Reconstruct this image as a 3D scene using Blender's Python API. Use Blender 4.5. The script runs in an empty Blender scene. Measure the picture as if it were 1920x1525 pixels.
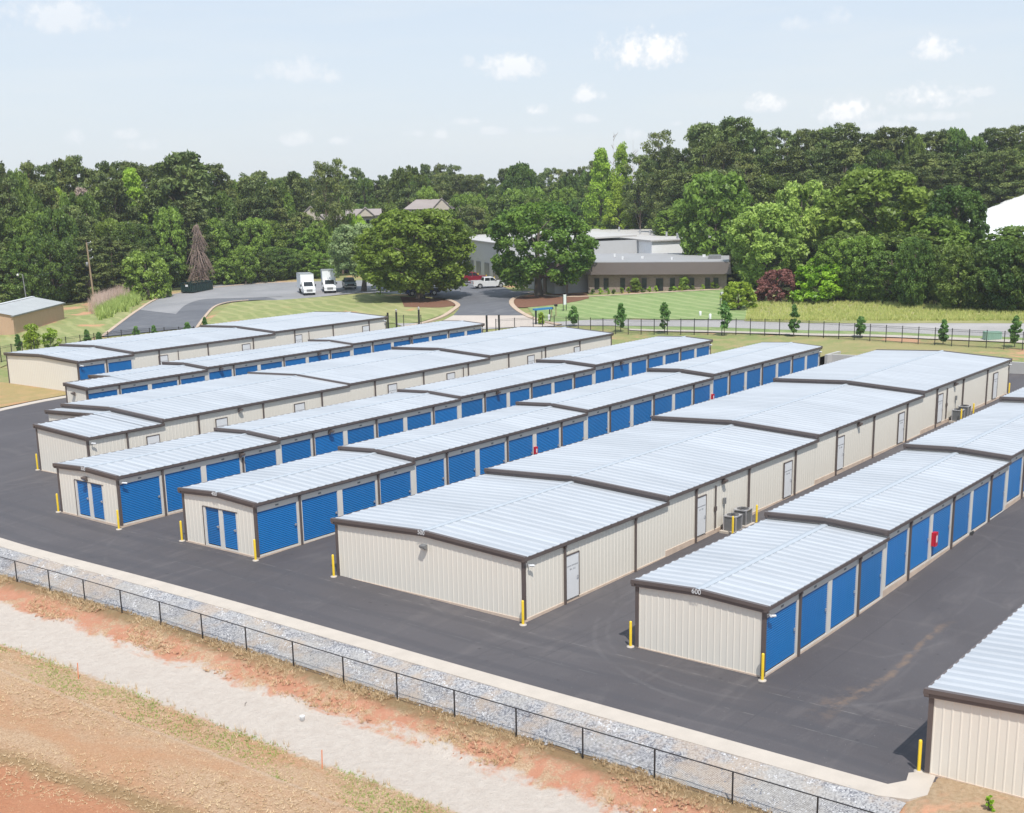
import bpy, bmesh, math, random
import numpy as np
from mathutils import Vector, Matrix
R = math.radians
scene = bpy.context.scene
COL = scene.collection
# ---------------------------------------------------------------- camera (surveyed from the building corners)
FOC, CX, CY, PITCH, ROLL, HEAD, CAMH = 2394.716, 998.917, 939.392, 0.24402, -0.01522, 0.92127, 18.6857
_fw = np.array([math.sin(HEAD), math.cos(HEAD), 0.0]); _rt = np.array([math.cos(HEAD), -math.sin(HEAD), 0.0]); _up = np.array([0, 0, 1.0])
cF = _fw*math.cos(PITCH) - _up*math.sin(PITCH); cU0 = _up*math.cos(PITCH) + _fw*math.sin(PITCH)
cR = _rt*math.cos(ROLL) + cU0*math.sin(ROLL); cU = -_rt*math.sin(ROLL) + cU0*math.cos(ROLL)
CAMP = np.array([0, 0, CAMH])
cam_data = bpy.data.cameras.new('camera'); cam = bpy.data.objects.new('camera', cam_data); COL.objects.link(cam)
cam.matrix_world = Matrix(((cR[0], cU[0], -cF[0], 0), (cR[1], cU[1], -cF[1], 0), (cR[2], cU[2], -cF[2], CAMH), (0, 0, 0, 1)))
cam_data.sensor_fit = 'HORIZONTAL'; cam_data.sensor_width = 36; cam_data.lens = FOC/1920*36
cam_data.shift_x = (960-CX)/1920; cam_data.shift_y = (CY-762.5)/1920
cam_data.clip_start = 1; cam_data.clip_end = 6000
scene.camera = cam
scene.view_settings.view_transform = 'Standard'; scene.view_settings.look = 'None'
scene.view_settings.exposure = 0.35; scene.view_settings.gamma = 1
scene.cycles.max_bounces = 6; scene.cycles.diffuse_bounces = 3; scene.cycles.glossy_bounces = 2; scene.cycles.transmission_bounces = 4
scene.cycles.transparent_max_bounces = 8; scene.cycles.volume_bounces = 1
scene.cycles.caustics_reflective = False; scene.cycles.caustics_refractive = False

# ---------------------------------------------------------------- sun and sky
SUN_AZ = math.atan2(-math.sin(R(50)), -math.cos(R(50)))   # towards the sun, measured from +X
SUN_EL = R(60)
sd = Vector((math.cos(SUN_EL)*math.cos(SUN_AZ), math.cos(SUN_EL)*math.sin(SUN_AZ), math.sin(SUN_EL)))
sl = bpy.data.lights.new('sun', 'SUN'); sl.energy = 3.6; sl.angle = R(0.6); sl.color = (1.0, 0.955, 0.89)
so = bpy.data.objects.new('sun', sl); COL.objects.link(so); so.rotation_euler = sd.to_track_quat('Z', 'Y').to_euler(); so.location = (0, 0, 80)
world = bpy.data.worlds.new('World'); scene.world = world; world.use_nodes = True
wn, wl = world.node_tree.nodes, world.node_tree.links
wn.clear()
def wnode(t, **k):
    n = wn.new(t)
    for a, b in k.items(): setattr(n, a, b)
    return n
def wset(sock, v):
    if isinstance(v, bpy.types.NodeSocket): wl.new(v, sock)
    else: sock.default_value = v
def wmath(op, a, b=None, c=None, clamp=False):
    n = wnode('ShaderNodeMath', operation=op, use_clamp=clamp); wset(n.inputs[0], a)
    if b is not None: wset(n.inputs[1], b)
    if c is not None: wset(n.inputs[2], c)
    return n.outputs[0]
def wdot(a, v):
    n = wnode('ShaderNodeVectorMath', operation='DOT_PRODUCT'); wset(n.inputs[0], a); n.inputs[1].default_value = v; return n.outputs['Value']
def wmix(f, a, b):
    n = wnode('ShaderNodeMix', data_type='RGBA'); wset(n.inputs[0], f); wset(n.inputs[6], a); wset(n.inputs[7], b); return n.outputs[2]
sky = wnode('ShaderNodeTexSky', sky_type='NISHITA'); sky.sun_disc = False; sky.sun_elevation = SUN_EL
sky.sun_rotation = math.pi/2 - SUN_AZ; sky.altitude = 200; sky.air_density = 1.0; sky.dust_density = 1.2; sky.ozone_density = 1.0
tc = wnode('ShaderNodeTexCoord').outputs['Generated']
SKYK = 0.10
sep = wnode('ShaderNodeSeparateXYZ'); wl.new(tc, sep.inputs[0]); dz = sep.outputs['Z']
# thin high cloud veil that whitens the whole sky, strongest near the horizon
veil_t = wmath('SUBTRACT', 1.0, wmath('MULTIPLY', wmath('ABSOLUTE', dz), 3.2), clamp=True)
veil_c = wmix(veil_t, (5.05, 6.2, 7.75, 1), (6.5, 7.0, 7.6, 1))
mp = wnode('ShaderNodeMapping'); wl.new(tc, mp.inputs[0]); mp.inputs['Scale'].default_value = (6, 6, 42)
nz = wnode('ShaderNodeTexNoise'); wl.new(mp.outputs[0], nz.inputs['Vector']); nz.inputs['Scale'].default_value = 1.0; nz.inputs['Detail'].default_value = 6; nz.inputs['Roughness'].default_value = .55
streak = wmath('MULTIPLY', wmath('SUBTRACT', nz.outputs['Fac'], 0.47, clamp=True), 2.2, clamp=True)
veil_c = wmix(streak, veil_c, (6.7, 7.1, 7.6, 1))
base_sky = wmix(0.80, sky.outputs[0], veil_c)
# small fair-weather cumulus, each at its own bearing
nb = wnode('ShaderNodeTexNoise'); wl.new(tc, nb.inputs['Vector']); nb.inputs['Scale'].default_value = 55; nb.inputs['Detail'].default_value = 7; nb.inputs['Roughness'].default_value = .62
nc = wnode('ShaderNodeTexNoise'); wl.new(tc, nc.inputs['Vector']); nc.inputs['Scale'].default_value = 190; nc.inputs['Detail'].default_value = 4
nsum = wmath('ADD', wmath('MULTIPLY', wmath('SUBTRACT', nb.outputs['Fac'], .5), 4.6), wmath('MULTIPLY', wmath('SUBTRACT', nc.outputs['Fac'], .5), 2.0))
CLOUDS = [(110,38,75,30,.55),(1205,102,60,34,1.),(950,133,48,24,.75),(880,118,12,11,.5),(550,138,50,22,.5),(625,147,15,13,.5),(1105,180,28,16,.8),
 (1015,208,20,11,.75),(870,229,20,9,.6),(1765,95,35,20,.85),(1745,188,50,24,.9),(1435,197,35,16,.8),(1590,215,44,24,.9),(1840,175,20,9,.5),
 (1500,48,25,12,.4),(1565,38,22,15,.4),(560,263,28,12,.5),(640,266,22,8,.5),(135,262,15,14,.5),(235,255,18,10,.45),(825,253,12,10,.5),
 (1100,225,24,9,.5),(930,248,32,8,.4),(1010,244,40,7,.35),(775,252,18,7,.4),(1270,232,10,6,.4),(1190,255,20,12,.45),(280,275,40,10,.35),(1750,220,60,9,.5),(1650,238,40,10,.45)]
tot = None; shade = None
for (u, v, hw, hh, st) in CLOUDS:
    d = cF + cR*(u-CX)/FOC - cU*(v-CY)/FOC; d = d/np.linalg.norm(d)
    r = np.cross(d, [0, 0, 1]); r /= np.linalg.norm(r); up_ = np.cross(r, d)
    a = wmath('MULTIPLY', wdot(tc, tuple(r)), FOC/(hw*1.22)); b = wmath('MULTIPLY', wdot(tc, tuple(up_)), FOC/(hh*1.2))
    b2 = wmath('MAXIMUM', b, wmath('MULTIPLY', b, -1.7))      # flatter base than top
    q = wmath('ADD', wmath('MULTIPLY', a, a), wmath('MULTIPLY', b2, b2))
    q = wmath('ADD', q, nsum)
    m = wmath('MULTIPLY', wmath('MULTIPLY', wmath('SUBTRACT', 1.3, q), .75, clamp=True), st)
    front = wmath('GREATER_THAN', wdot(tc, tuple(d)), 0.5)
    m = wmath('MULTIPLY', m, front)
    sh = wmath('MULTIPLY', m, wmath('ADD', wmath('MULTIPLY', b, .35), .62, clamp=True))
    tot = m if tot is None else wmath('MAXIMUM', tot, m)
    shade = sh if shade is None else wmath('MAXIMUM', shade, sh)
cc = wmix(shade, (6.8, 7.1, 7.6, 1), (9.2, 9.1, 8.9, 1))
final = wmix(tot, base_sky, cc)
bg = wnode('ShaderNodeBackground'); wl.new(final, bg.inputs[0]); bg.inputs[1].default_value = SKYK
wo = wnode('ShaderNodeOutputWorld'); wl.new(bg.outputs[0], wo.inputs[0])

# ---------------------------------------------------------------- terrain height
TP = [(38,-30,-1.08),(38,0,-1.08),(38,30,-1.05),(38,66,-.98),(45,0,-1.03),(45,25,-1.01),(45,40,-.86),(45,55,-.70),(45,68,-.66),(50.5,0,-1.07),(50.5,25,-1.07),(66,25,-.74),(84.5,25,-.41),(104,25,-.05),(119,25,.12),(119,0,.2),(84,0,-.41),(104,-30,-.05),(70,-30,-.7),
 (50.5,66,-.72),(66,66,-.50),(84.5,66,-.33),(104,66,-.08),(117,66,.08),(60,95,-.56),(80,97,-.36),(104,97,-.12),(55,84,-.66),(75,84,-.42),(104,84,-.12),
 (70,112,-.02),(90,112,.16),(110,112,.36),(45,90,-.8),(50,110,-.5),(40,120,-.9),(119,45,.15),(119,85,.1),
 (133,87,.3),(133,66,1.25),(133,39,1.6),(134,15,1.8),(133,105,.2),(130,120,.2),(146,45,2.1),(146,60,1.75),(145,80,1.2),(144,100,.7),(160,45,2.4),(160,80,1.4),
 (165,115,1.5),(180,100,2.2),(195,85,3),(185,110,1.7),(175,125,1.5),(150,122,.9),(160,130,1.1),(170,140,1.3),(185,150,1.5),(200,165,1.5),(150,160,.9),(165,165,1.2),(140,172,.6),(150,190,.8),(130,150,.5),(135,140,.6),
 (110,145,.1),(98,142,-.1),(88,150,-.4),(75,150,-.8),(60,150,-1),(105,168,-.2),(120,180,.1),(100,190,-.4),(125,205,0),
 (190,60,5),(220,60,8),(200,30,6),(240,110,8),(300,100,12),(300,40,14),(260,160,4),(230,200,2),(200,220,1.5),(160,240,.8),(100,240,0),(60,260,-.5),(300,260,3),(420,150,14),(420,350,4),(260,400,2),(100,400,0),(0,300,0),(-60,100,-2),(60,-150,0),(200,-100,6),(400,-50,16),(-60,-60,-2)]
TP = np.array(TP, float)
def _k(r2):
    return 0.5*r2*np.log(r2+1e-9)
_n = len(TP); _A = np.zeros((_n+3, _n+3)); _X = TP[:, :2]/100
_A[:_n, :_n] = _k(((_X[:, None]-_X[None])**2).sum(-1)) + np.eye(_n)*2e-5
_A[:_n, _n] = 1; _A[:_n, _n+1:] = _X; _A[_n, :_n] = 1; _A[_n+1:, :_n] = _X.T
_W = np.linalg.solve(_A, np.concatenate([TP[:, 2], [0, 0, 0]]))
def T0(x, y):
    q = np.stack([np.atleast_1d(x), np.atleast_1d(y)], -1).astype(float)/100
    return _k(((q[:, None]-_X[None])**2).sum(-1)) @ _W[:_n] + _W[_n] + q @ _W[_n+1:]
PX = np.array([-400, -100, 0, 20, 28, 31, 33.0, 33.8, 34.5, 35.1, 36.0, 37.45, 38.4]); PZ = np.array([-5, -3, -1.7, -1.45, -1.3, -1.22, -1.12, -.86, -.66, -.58, -.4, -.04, 0])
def T(x, y):
    x = np.atleast_1d(np.asarray(x, float)); y = np.atleast_1d(np.asarray(y, float))
    return T0(np.maximum(x, 38.4), y) + np.interp(x, PX, PZ)
def Tz(x, y): return float(T(x, y)[0])
def ray(u, v): return cF + cR*(u-CX)/FOC - cU*(v-CY)/FOC
def G(u, v, dz=0.0):
    """survey point: where the sight line meets the ground"""
    d = ray(u, v); z = 0.5
    for _ in range(60):
        t = (z+dz-CAMH)/d[2]; p = CAMP+d*t; zn = Tz(p[0], p[1]); z = z*.5+zn*.5
    return Vector((p[0], p[1], z))
def A(u, v, dist):
    d = ray(u, v); t = dist/math.hypot(d[0], d[1]); return Vector(CAMP+d*t)
def on_wall(y, z, u):
    lo, hi = 20., 220.
    for _ in range(50):
        m = (lo+hi)/2; q = np.array([m, y, z])-CAMP
        if CX+FOC*(q@cR)/(q@cF) < u: lo = m
        else: hi = m
    return lo

# ---------------------------------------------------------------- materials
def mat(name):
    m = bpy.data.materials.new(name); m.use_nodes = True
    nt = m.node_tree; b = nt.nodes['Principled BSDF']; return m, nt, b
class NB:
    def __init__(s, nt): s.nt = nt
    def new(s, t, **k):
        n = s.nt.nodes.new(t)
        for a, b in k.items(): setattr(n, a, b)
        return n
    def put(s, sock, v):
        if isinstance(v, bpy.types.NodeSocket): s.nt.links.new(v, sock)
        else: sock.default_value = v
    def coord(s, kind='Object'): return s.new('ShaderNodeTexCoord').outputs[kind]
    def map(s, vec, scale=(1, 1, 1), rot=(0, 0, 0), loc=(0, 0, 0)):
        n = s.new('ShaderNodeMapping'); s.put(n.inputs[0], vec); n.inputs['Scale'].default_value = scale; n.inputs['Rotation'].default_value = rot; n.inputs['Location'].default_value = loc; return n.outputs[0]
    def noise(s, vec, sc, det=4, ro=.55, dist=0.0, out='Fac'):
        n = s.new('ShaderNodeTexNoise'); s.put(n.inputs['Vector'], vec); n.inputs['Scale'].default_value = sc; n.inputs['Detail'].default_value = det; n.inputs['Roughness'].default_value = ro; n.inputs['Distortion'].default_value = dist; return n.outputs[out]
    def vor(s, vec, sc, out='Distance', feat='F1'):
        n = s.new('ShaderNodeTexVoronoi', feature=feat); s.put(n.inputs['Vector'], vec); n.inputs['Scale'].default_value = sc; return n.outputs[out]
    def math(s, op, a, b=None, clamp=False):
        n = s.new('ShaderNodeMath', operation=op, use_clamp=clamp); s.put(n.inputs[0], a)
        if b is not None: s.put(n.inputs[1], b)
        return n.outputs[0]
    def ramp(s, f, lo, hi):
        n = s.new('ShaderNodeMapRange'); s.put(n.inputs[0], f); n.inputs[1].default_value = lo; n.inputs[2].default_value = hi; n.interpolation_type = 'SMOOTHSTEP'; return n.outputs[0]
    def mix(s, f, a, b):
        n = s.new('ShaderNodeMix', data_type='RGBA'); s.put(n.inputs[0], f)
        s.put(n.inputs[6], a if isinstance(a, bpy.types.NodeSocket) else (*a, 1)); s.put(n.inputs[7], b if isinstance(b, bpy.types.NodeSocket) else (*b, 1)); return n.outputs[2]
    def bump(s, h, st, d=.05):
        n = s.new('ShaderNodeBump'); s.put(n.inputs['Height'], h); n.inputs['Strength'].default_value = st; n.inputs['Distance'].default_value = d; return n.outputs[0]
def simple(name, col, rough=.6, metal=0., var=.08, vs=1.5, bump=0., spec=.5, rnd=0.0):
    m, nt, b = mat(name); n = NB(nt); c = n.coord()
    f = n.noise(c, vs, 5)
    lo = tuple(x*(1-var*1.6) for x in col); hi = tuple(min(1, x*(1+var)) for x in col)
    colr = n.mix(f, lo, hi)
    if rnd:
        oi = n.new('ShaderNodeObjectInfo').outputs['Random']
        hv = n.new('ShaderNodeHueSaturation'); n.put(hv.inputs['Color'], colr); n.put(hv.inputs['Value'], n.math('ADD', n.math('MULTIPLY', oi, rnd*2), 1-rnd)); colr = hv.outputs[0]
    n.put(b.inputs['Base Color'], colr); b.inputs['Roughness'].default_value = rough; b.inputs['Metallic'].default_value = metal
    b.inputs['Specular IOR Level'].default_value = spec
    if bump: n.put(b.inputs['Normal'], n.bump(n.noise(c, vs*12, 3), bump, .01))
    return m
M = {}
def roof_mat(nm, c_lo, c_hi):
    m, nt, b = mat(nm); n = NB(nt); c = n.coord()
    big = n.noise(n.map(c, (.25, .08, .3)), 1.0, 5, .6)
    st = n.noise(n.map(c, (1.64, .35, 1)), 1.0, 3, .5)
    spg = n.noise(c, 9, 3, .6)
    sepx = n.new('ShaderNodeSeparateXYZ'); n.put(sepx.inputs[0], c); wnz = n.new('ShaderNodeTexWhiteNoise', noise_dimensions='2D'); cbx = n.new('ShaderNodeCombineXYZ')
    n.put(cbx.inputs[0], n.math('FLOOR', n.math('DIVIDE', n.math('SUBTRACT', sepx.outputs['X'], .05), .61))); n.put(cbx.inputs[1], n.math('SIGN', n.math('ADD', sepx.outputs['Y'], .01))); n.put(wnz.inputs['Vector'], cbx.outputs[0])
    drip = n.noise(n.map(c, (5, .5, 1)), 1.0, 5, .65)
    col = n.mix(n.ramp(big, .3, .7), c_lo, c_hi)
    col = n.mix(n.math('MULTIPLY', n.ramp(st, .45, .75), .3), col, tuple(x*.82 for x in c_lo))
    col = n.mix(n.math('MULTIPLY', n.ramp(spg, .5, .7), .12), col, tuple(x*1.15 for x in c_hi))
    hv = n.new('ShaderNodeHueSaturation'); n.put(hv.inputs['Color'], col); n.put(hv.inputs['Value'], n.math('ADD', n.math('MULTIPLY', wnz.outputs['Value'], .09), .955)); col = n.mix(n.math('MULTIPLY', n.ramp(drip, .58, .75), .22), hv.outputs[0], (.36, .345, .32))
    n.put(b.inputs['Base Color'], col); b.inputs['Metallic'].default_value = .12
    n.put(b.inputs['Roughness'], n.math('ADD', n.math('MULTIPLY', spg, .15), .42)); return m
M['roof'] = roof_mat('galvalume_pan_shaded', (.375, .402, .435), (.43, .457, .49)); M['roofrib_lit'] = roof_mat('galvalume_rib_lit', (.435, .458, .485), (.49, .513, .54))  # same metal twice: shade painted into the pans, light into the ribs
M['ridge'] = simple('ridge_flashing', (.44, .48, .52), .45, .15, .06, 2)
def wall_mat():
    m, nt, b = mat('beige_wall_panel'); n = NB(nt); c = n.coord()
    big = n.noise(n.map(c, (.5, .5, .25)), 1.0, 4)
    sep = n.new('ShaderNodeSeparateXYZ'); n.put(sep.inputs[0], c)
    col = n.mix(big, (.71, .665, .585), (.76, .72, .64))
    oi = n.new('ShaderNodeObjectInfo').outputs['Random']
    sp = n.noise(n.map(c, (3, 3, .6)), 1.0, 4)
    low = n.math('MULTIPLY', n.ramp(n.math('ADD', sep.outputs['Z'], n.math('MULTIPLY', sp, .35)), .30, .02), .30)
    col = n.mix(low, col, (.64, .50, .39))       # red-clay splash at the foot of the wall
    n.put(b.inputs['Base Color'], col); b.inputs['Roughness'].default_value = .48; return m
M['wall'] = wall_mat()
M['trim'] = simple('dark_brown_trim', (.115, .092, .086), .42, 0, .12, 1.2)
M['jamb'] = simple('beige_flat_trim', (.68, .65, .60), .45, 0, .06, 1.5)
def door_mat():
    m, nt, b = mat('blue_roll_up_door'); n = NB(nt); c = n.coord()
    f = n.noise(n.map(c, (1, 1, .5)), 1.4, 4)
    oi = n.new('ShaderNodeObjectInfo').outputs['Random']
    col = n.mix(f, (.0006, .122, .37), (.002, .15, .43))
    col = n.mix(n.math('MULTIPLY', oi, .25), col, (.008, .155, .39))
    hv = n.new('ShaderNodeHueSaturation'); n.put(hv.inputs['Color'], col); n.put(hv.inputs['Value'], n.math('ADD', n.math('MULTIPLY', n.math('FRACT', n.math('MULTIPLY', oi, 5.7)), .22), .86)); st = n.noise(n.map(c, (5, 1, .5)), 1.0, 4, .6); n.put(b.inputs['Base Color'], n.mix(n.math('MULTIPLY', n.ramp(st, .5, .8), .12), hv.outputs[0], (.06, .24, .42))); b.inputs['Roughness'].default_value = .38; return m
M['door'] = door_mat()
M['white'] = simple('white_paint', (.72, .73, .74), .45, 0, .04, 2)
M['ink'] = simple('grey_lettering', (.16, .17, .19), .6)
M['steel'] = simple('galvanised_steel', (.48, .49, .50), .38, .7, .1, 4)
M['found'] = simple('clay_stained_concrete', (.62, .49, .39), .85, 0, .2, 2.2, .3)
M['conc'] = simple('pale_concrete', (.50, .445, .385), .85, 0, .12, 1.1, .3)
M['wallconc'] = simple('grey_concrete_wall', (.44, .43, .41), .85, 0, .1, .8, .2)
M['yellow'] = simple('yellow_sleeve', (.80, .56, .035), .4, 0, .05, 3)
M['black'] = simple('black_metal', (.018, .018, .02), .45, 0, .2, 3)
M['rubber'] = simple('black_rubber', (.02, .02, .02), .8)
M['acgrey'] = simple('grey_louvres', (.22, .225, .23), .5, .2, .1, 5)
M['red'] = simple('red_plastic', (.55, .01, .03), .35)
M['glass'] = simple('dark_glass', (.02, .025, .03), .08)
M['lens'] = simple('lamp_lens', (.62, .62, .60), .2)
M['silver'] = simple('silver_fitting', (.62, .62, .64), .3, .6)
def asphalt(name, c0, c1, dust, ds=.5, wear=(.5, .06)):
    m, nt, b = mat(name); n = NB(nt); c = n.coord()
    big = n.noise(c, .07, 5, .55, .8); mid = n.noise(n.map(c, (.25, 1.2, 1)), .6, 5, .6, 1.2); mid2 = n.noise(n.map(c, (1.2, .25, 1)), .55, 5, .6, 1.2)
    fine = n.noise(c, 26, 3, .7)
    col = n.mix(n.ramp(big, .35, .65), c0, c1)
    col = n.mix(n.math('MULTIPLY', n.ramp(mid, .5, .72), ds), col, dust)
    col = n.mix(n.math('MULTIPLY', n.ramp(mid2, .52, .74), ds*.8), col, dust)
    col = n.mix(n.math('MULTIPLY', n.ramp(fine, .35, .75), .35), col, tuple(x*1.55 for x in c1))
    n.put(b.inputs['Base Color'], col); b.inputs['Roughness'].default_value = .78
    n.put(b.inputs['Normal'], n.bump(fine, .5, .012)); return m, n, b, c, col
def yard_mat():
    m, n, b, c, col = asphalt('yard_asphalt', (.063, .058, .063), (.081, .075, .080), (.118, .107, .107), .5)
    sep = n.new('ShaderNodeSeparateXYZ'); n.put(sep.inputs[0], c); X, Y = sep.outputs['X'], sep.outputs['Y']
    # paving-lane seams and a dried rust-brown runoff stain
    w = n.noise(c, .35, 3, .6)
    def line(axis, at, wid, lo, hi, other, amp=.5):
        q = n.math('ABSOLUTE', n.math('SUBTRACT', n.math('ADD', axis, n.math('MULTIPLY', n.math('SUBTRACT', w, .5), amp)), at))
        e = n.ramp(q, wid, wid*.2)
        return n.math('MULTIPLY', e, n.math('MULTIPLY', n.ramp(other, lo, lo+2.5), n.ramp(other, hi, hi-2.5)))
    s1 = line(Y, 18.2, .30, 41.5, 56, X, 1.2)
    s2 = line(Y, 18.6, .9, 41.2, 47, X, 1.6)
    br = n.noise(c, 1.6, 5, .7)
    col = n.mix(n.math('MULTIPLY', s1, n.math('MULTIPLY', n.ramp(br, .35, .65), .65)), col, (.21, .145, .10))
    col = n.mix(n.math('MULTIPLY', s2, n.math('MULTIPLY', n.ramp(br, .4, .7), .4)), col, (.19, .135, .10))
    for at in (40.9, 43.2):
        col = n.mix(n.math('MULTIPLY', line(X, at, .035, -40, 70, Y, .05), n.math('MULTIPLY', n.ramp(br, .45, .6), .7)), col, (.20, .19, .18))
    for at in (15.0, 20.6, 30.8, 33.2, 48.2, 60.6):
        col = n.mix(n.math('MULTIPLY', line(Y, at, .05, 38, 119, X, .12), .45), col, (.05, .049, .054))
    tr = n.new('ShaderNodeTexWave', wave_type='BANDS', bands_direction='X'); n.put(tr.inputs['Vector'], c); tr.inputs['Scale'].default_value = .18; tr.inputs['Distortion'].default_value = 3.5; tr.inputs['Detail'].default_value = 4; tr.inputs['Detail Scale'].default_value = .4
    near = n.ramp(X, 46, 43)
    col = n.mix(n.math('MULTIPLY', n.math('MULTIPLY', n.ramp(tr.outputs['Fac'], .6, .95), near), .5), col, (.062, .060, .067))
    gate = n.noise(c, .22, 4, .6); tn = n.noise(c, .5, 3, .6)
    for (cx_, cy_, r, dark, g0) in ((50, 24, 8.2, 0, .45), (50.5, 23, 9.9, 0, .45), (46, 41, 10.5, 1, .42), (45, 40.5, 8.8, 1, .42), (52, 12, 10.5, 1, .45), (52, 13, 12.2, 1, .45), (47, 55, 9.0, 0, .5), (58, 33, 16, 0, .5), (44, 66, 7.5, 1, .42), (44.6, 66, 9.2, 1, .42), (56, 90, 12, 1, .45), (56, 90, 14, 0, .45), (60, 47, 19.5, 1, .5), (75, 17, 13, 0, .5)):
        vd = n.new('ShaderNodeVectorMath', operation='DISTANCE'); cz = n.new('ShaderNodeCombineXYZ'); n.put(cz.inputs[0], X); n.put(cz.inputs[1], n.math('ADD', Y, n.math('MULTIPLY', tn, .8))); n.put(vd.inputs[0], cz.outputs[0]); vd.inputs[1].default_value = (cx_, cy_, 0)
        q = n.math('ABSOLUTE', n.math('SUBTRACT', vd.outputs['Value'], r)); e = n.math('MULTIPLY', n.ramp(q, .16, .05), n.ramp(gate, g0, g0+.12))
        col = n.mix(n.math('MULTIPLY', e, .15), col, (.036, .034, .038) if dark else (.17, .16, .16))
    sp = n.vor(c, .8); sp2 = n.noise(c, 3, 3, .6)
    col = n.mix(n.math('MULTIPLY', n.ramp(n.math('ADD', sp, n.math('MULTIPLY', sp2, .12)), .15, .09), .55), col, (.036, .034, .038))
    grit = n.vor(c, 3.1); col = n.mix(n.ramp(grit, .05, .03), col, (.32, .30, .28))
    n.put(b.inputs['Base Color'], col); return m
M['yard'] = yard_mat()
def fin(t):
    m, n, b, c, col = t; n.put(b.inputs['Base Color'], col); return m
M['drive'] = fin(asphalt('drive_asphalt', (.085, .088, .10), (.12, .123, .135), (.19, .19, .195), .6))
M['lot'] = fin(asphalt('weathered_asphalt', (.20, .20, .205), (.26, .255, .26), (.33, .32, .31), .5))
M['road'] = fin(asphalt('pale_road', (.30, .285, .275), (.36, .345, .335), (.42, .39, .37), .5))
M['apron'] = fin(asphalt('concrete_apron', (.42, .36, .31), (.48, .42, .37), (.50, .44, .38), .5))
M['kerbclay'] = simple('clay_stained_kerb', (.52, .40, .30), .85, 0, .2, 1.0, .2)
def grass_mat(name, g0, g1, dry, dryk, clay=None, clayk=0.0, mow=None):
    m, nt, b = mat(name); n = NB(nt); c = n.coord()
    big = n.noise(c, .05, 5, .6, .5); mid = n.noise(c, .5, 5, .65); fine = n.noise(n.map(c, (1, 1, 1)), 5, 4, .7)
    col = n.mix(n.ramp(fine, .3, .7), g0, g1)
    col = n.mix(n.math('MULTIPLY', n.ramp(mid, .42, .68), dryk), col, dry)
    col = n.mix(n.math('MULTIPLY', n.ramp(big, .45, .7), dryk), col, dry)
    if mow:
        w = n.new('ShaderNodeTexWave', wave_type='BANDS'); n.put(w.inputs['Vector'], n.map(c, (1, 1, 1), (0, 0, R(mow)))); w.inputs['Scale'].default_value = .13; w.inputs['Distortion'].default_value = 5; w.inputs['Detail'].default_value = 4
        col = n.mix(n.math('MULTIPLY', n.ramp(w.outputs['Fac'], .6, .98), .22), col, tuple(min(1, x*1.5) for x in dry))
    if clay:
        cl = n.noise(c, .12, 5, .7, .6)
        col = n.mix(n.ramp(cl, 1-clayk-.05, 1-clayk+.05), col, clay)
    n.put(b.inputs['Base Color'], col); b.inputs['Roughness'].default_value = .9; b.inputs['Specular IOR Level'].default_value = .1
    n.put(b.inputs['Normal'], n.bump(fine, .7, .12)); return m
M['lawn'] = grass_mat('mown_lawn', (.17, .25, .09), (.24, .32, .13), (.32, .35, .18), .35, mow=25)
M['rough'] = grass_mat('rough_grass', (.17, .22, .075), (.25, .28, .11), (.36, .29, .15), .7, (.48, .28, .17), .42)
M['meadow'] = grass_mat('dry_meadow', (.20, .22, .08), (.29, .30, .12), (.38, .34, .17), .7)
M['drybank'] = grass_mat('brown_grass', (.30, .24, .11), (.36, .28, .13), (.42, .29, .15), .8, (.46, .26, .14), .42)
M['lawn2'] = grass_mat('dry_lawn', (.19, .235, .085), (.27, .30, .12), (.36, .33, .17), .5, (.50, .28, .16), .36, mow=25)
M['baresoil'] = grass_mat('bare_soil', (.30, .215, .13), (.40, .30, .20), (.36, .25, .16), .6, (.52, .27, .17), .47)
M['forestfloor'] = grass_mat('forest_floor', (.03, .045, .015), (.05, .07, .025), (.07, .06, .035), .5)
M['mulch'] = simple('pine_straw_mulch', (.20, .105, .07), .95, 0, .3, 2.5, .4, .1)
def gravel_mat():
    m, nt, b = mat('crushed_stone'); n = NB(nt); c = n.coord()
    v = n.new('ShaderNodeTexVoronoi'); n.put(v.inputs['Vector'], c); v.inputs['Scale'].default_value = 17
    v2 = n.new('ShaderNodeTexVoronoi'); n.put(v2.inputs['Vector'], c); v2.inputs['Scale'].default_value = 29
    cs = n.new('ShaderNodeSeparateColor'); n.put(cs.inputs[0], v.outputs['Color'])
    cs2 = n.new('ShaderNodeSeparateColor'); n.put(cs2.inputs[0], v2.outputs['Color'])
    col = n.mix(n.ramp(cs.outputs[0], .0, .8), (.085, .09, .115), (.38, .38, .39))
    col = n.mix(n.math('MULTIPLY', n.ramp(cs2.outputs[1], .1, .9), .35), col, (.50, .49, .48))
    dk = n.ramp(v.outputs['Distance'], .35, .75)
    big = n.noise(n.map(c, (.6, .28, 1)), .9, 5, .65, .6); big2 = n.noise(n.map(c, (.9, .25, 1), loc=(5, 9, 0)), .7, 5, .7, .6)
    rip = n.ramp(big2, .52, .64)                      # patches of coarse dark-gapped riprap
    col = n.mix(n.math('MULTIPLY', dk, n.math('ADD', n.math('MULTIPLY', rip, .85), .12)), col, (.05, .05, .07))
    fl = n.ramp(big, .42, .62)
    col = n.mix(n.math('MULTIPLY', fl, .55), col, (.38, .355, .32))   # fines washed over the stones
    tan = n.noise(c, .35, 5, .7)
    col = n.mix(n.math('MULTIPLY', n.ramp(tan, .47, .62), .6), col, (.42, .33, .25))
    n.put(b.inputs['Base Color'], col); b.inputs['Roughness'].default_value = .9
    n.put(b.inputs['Normal'], n.bump(v.outputs['Distance'], .5, -.03)); return m
M['gravel'] = gravel_mat()
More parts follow.
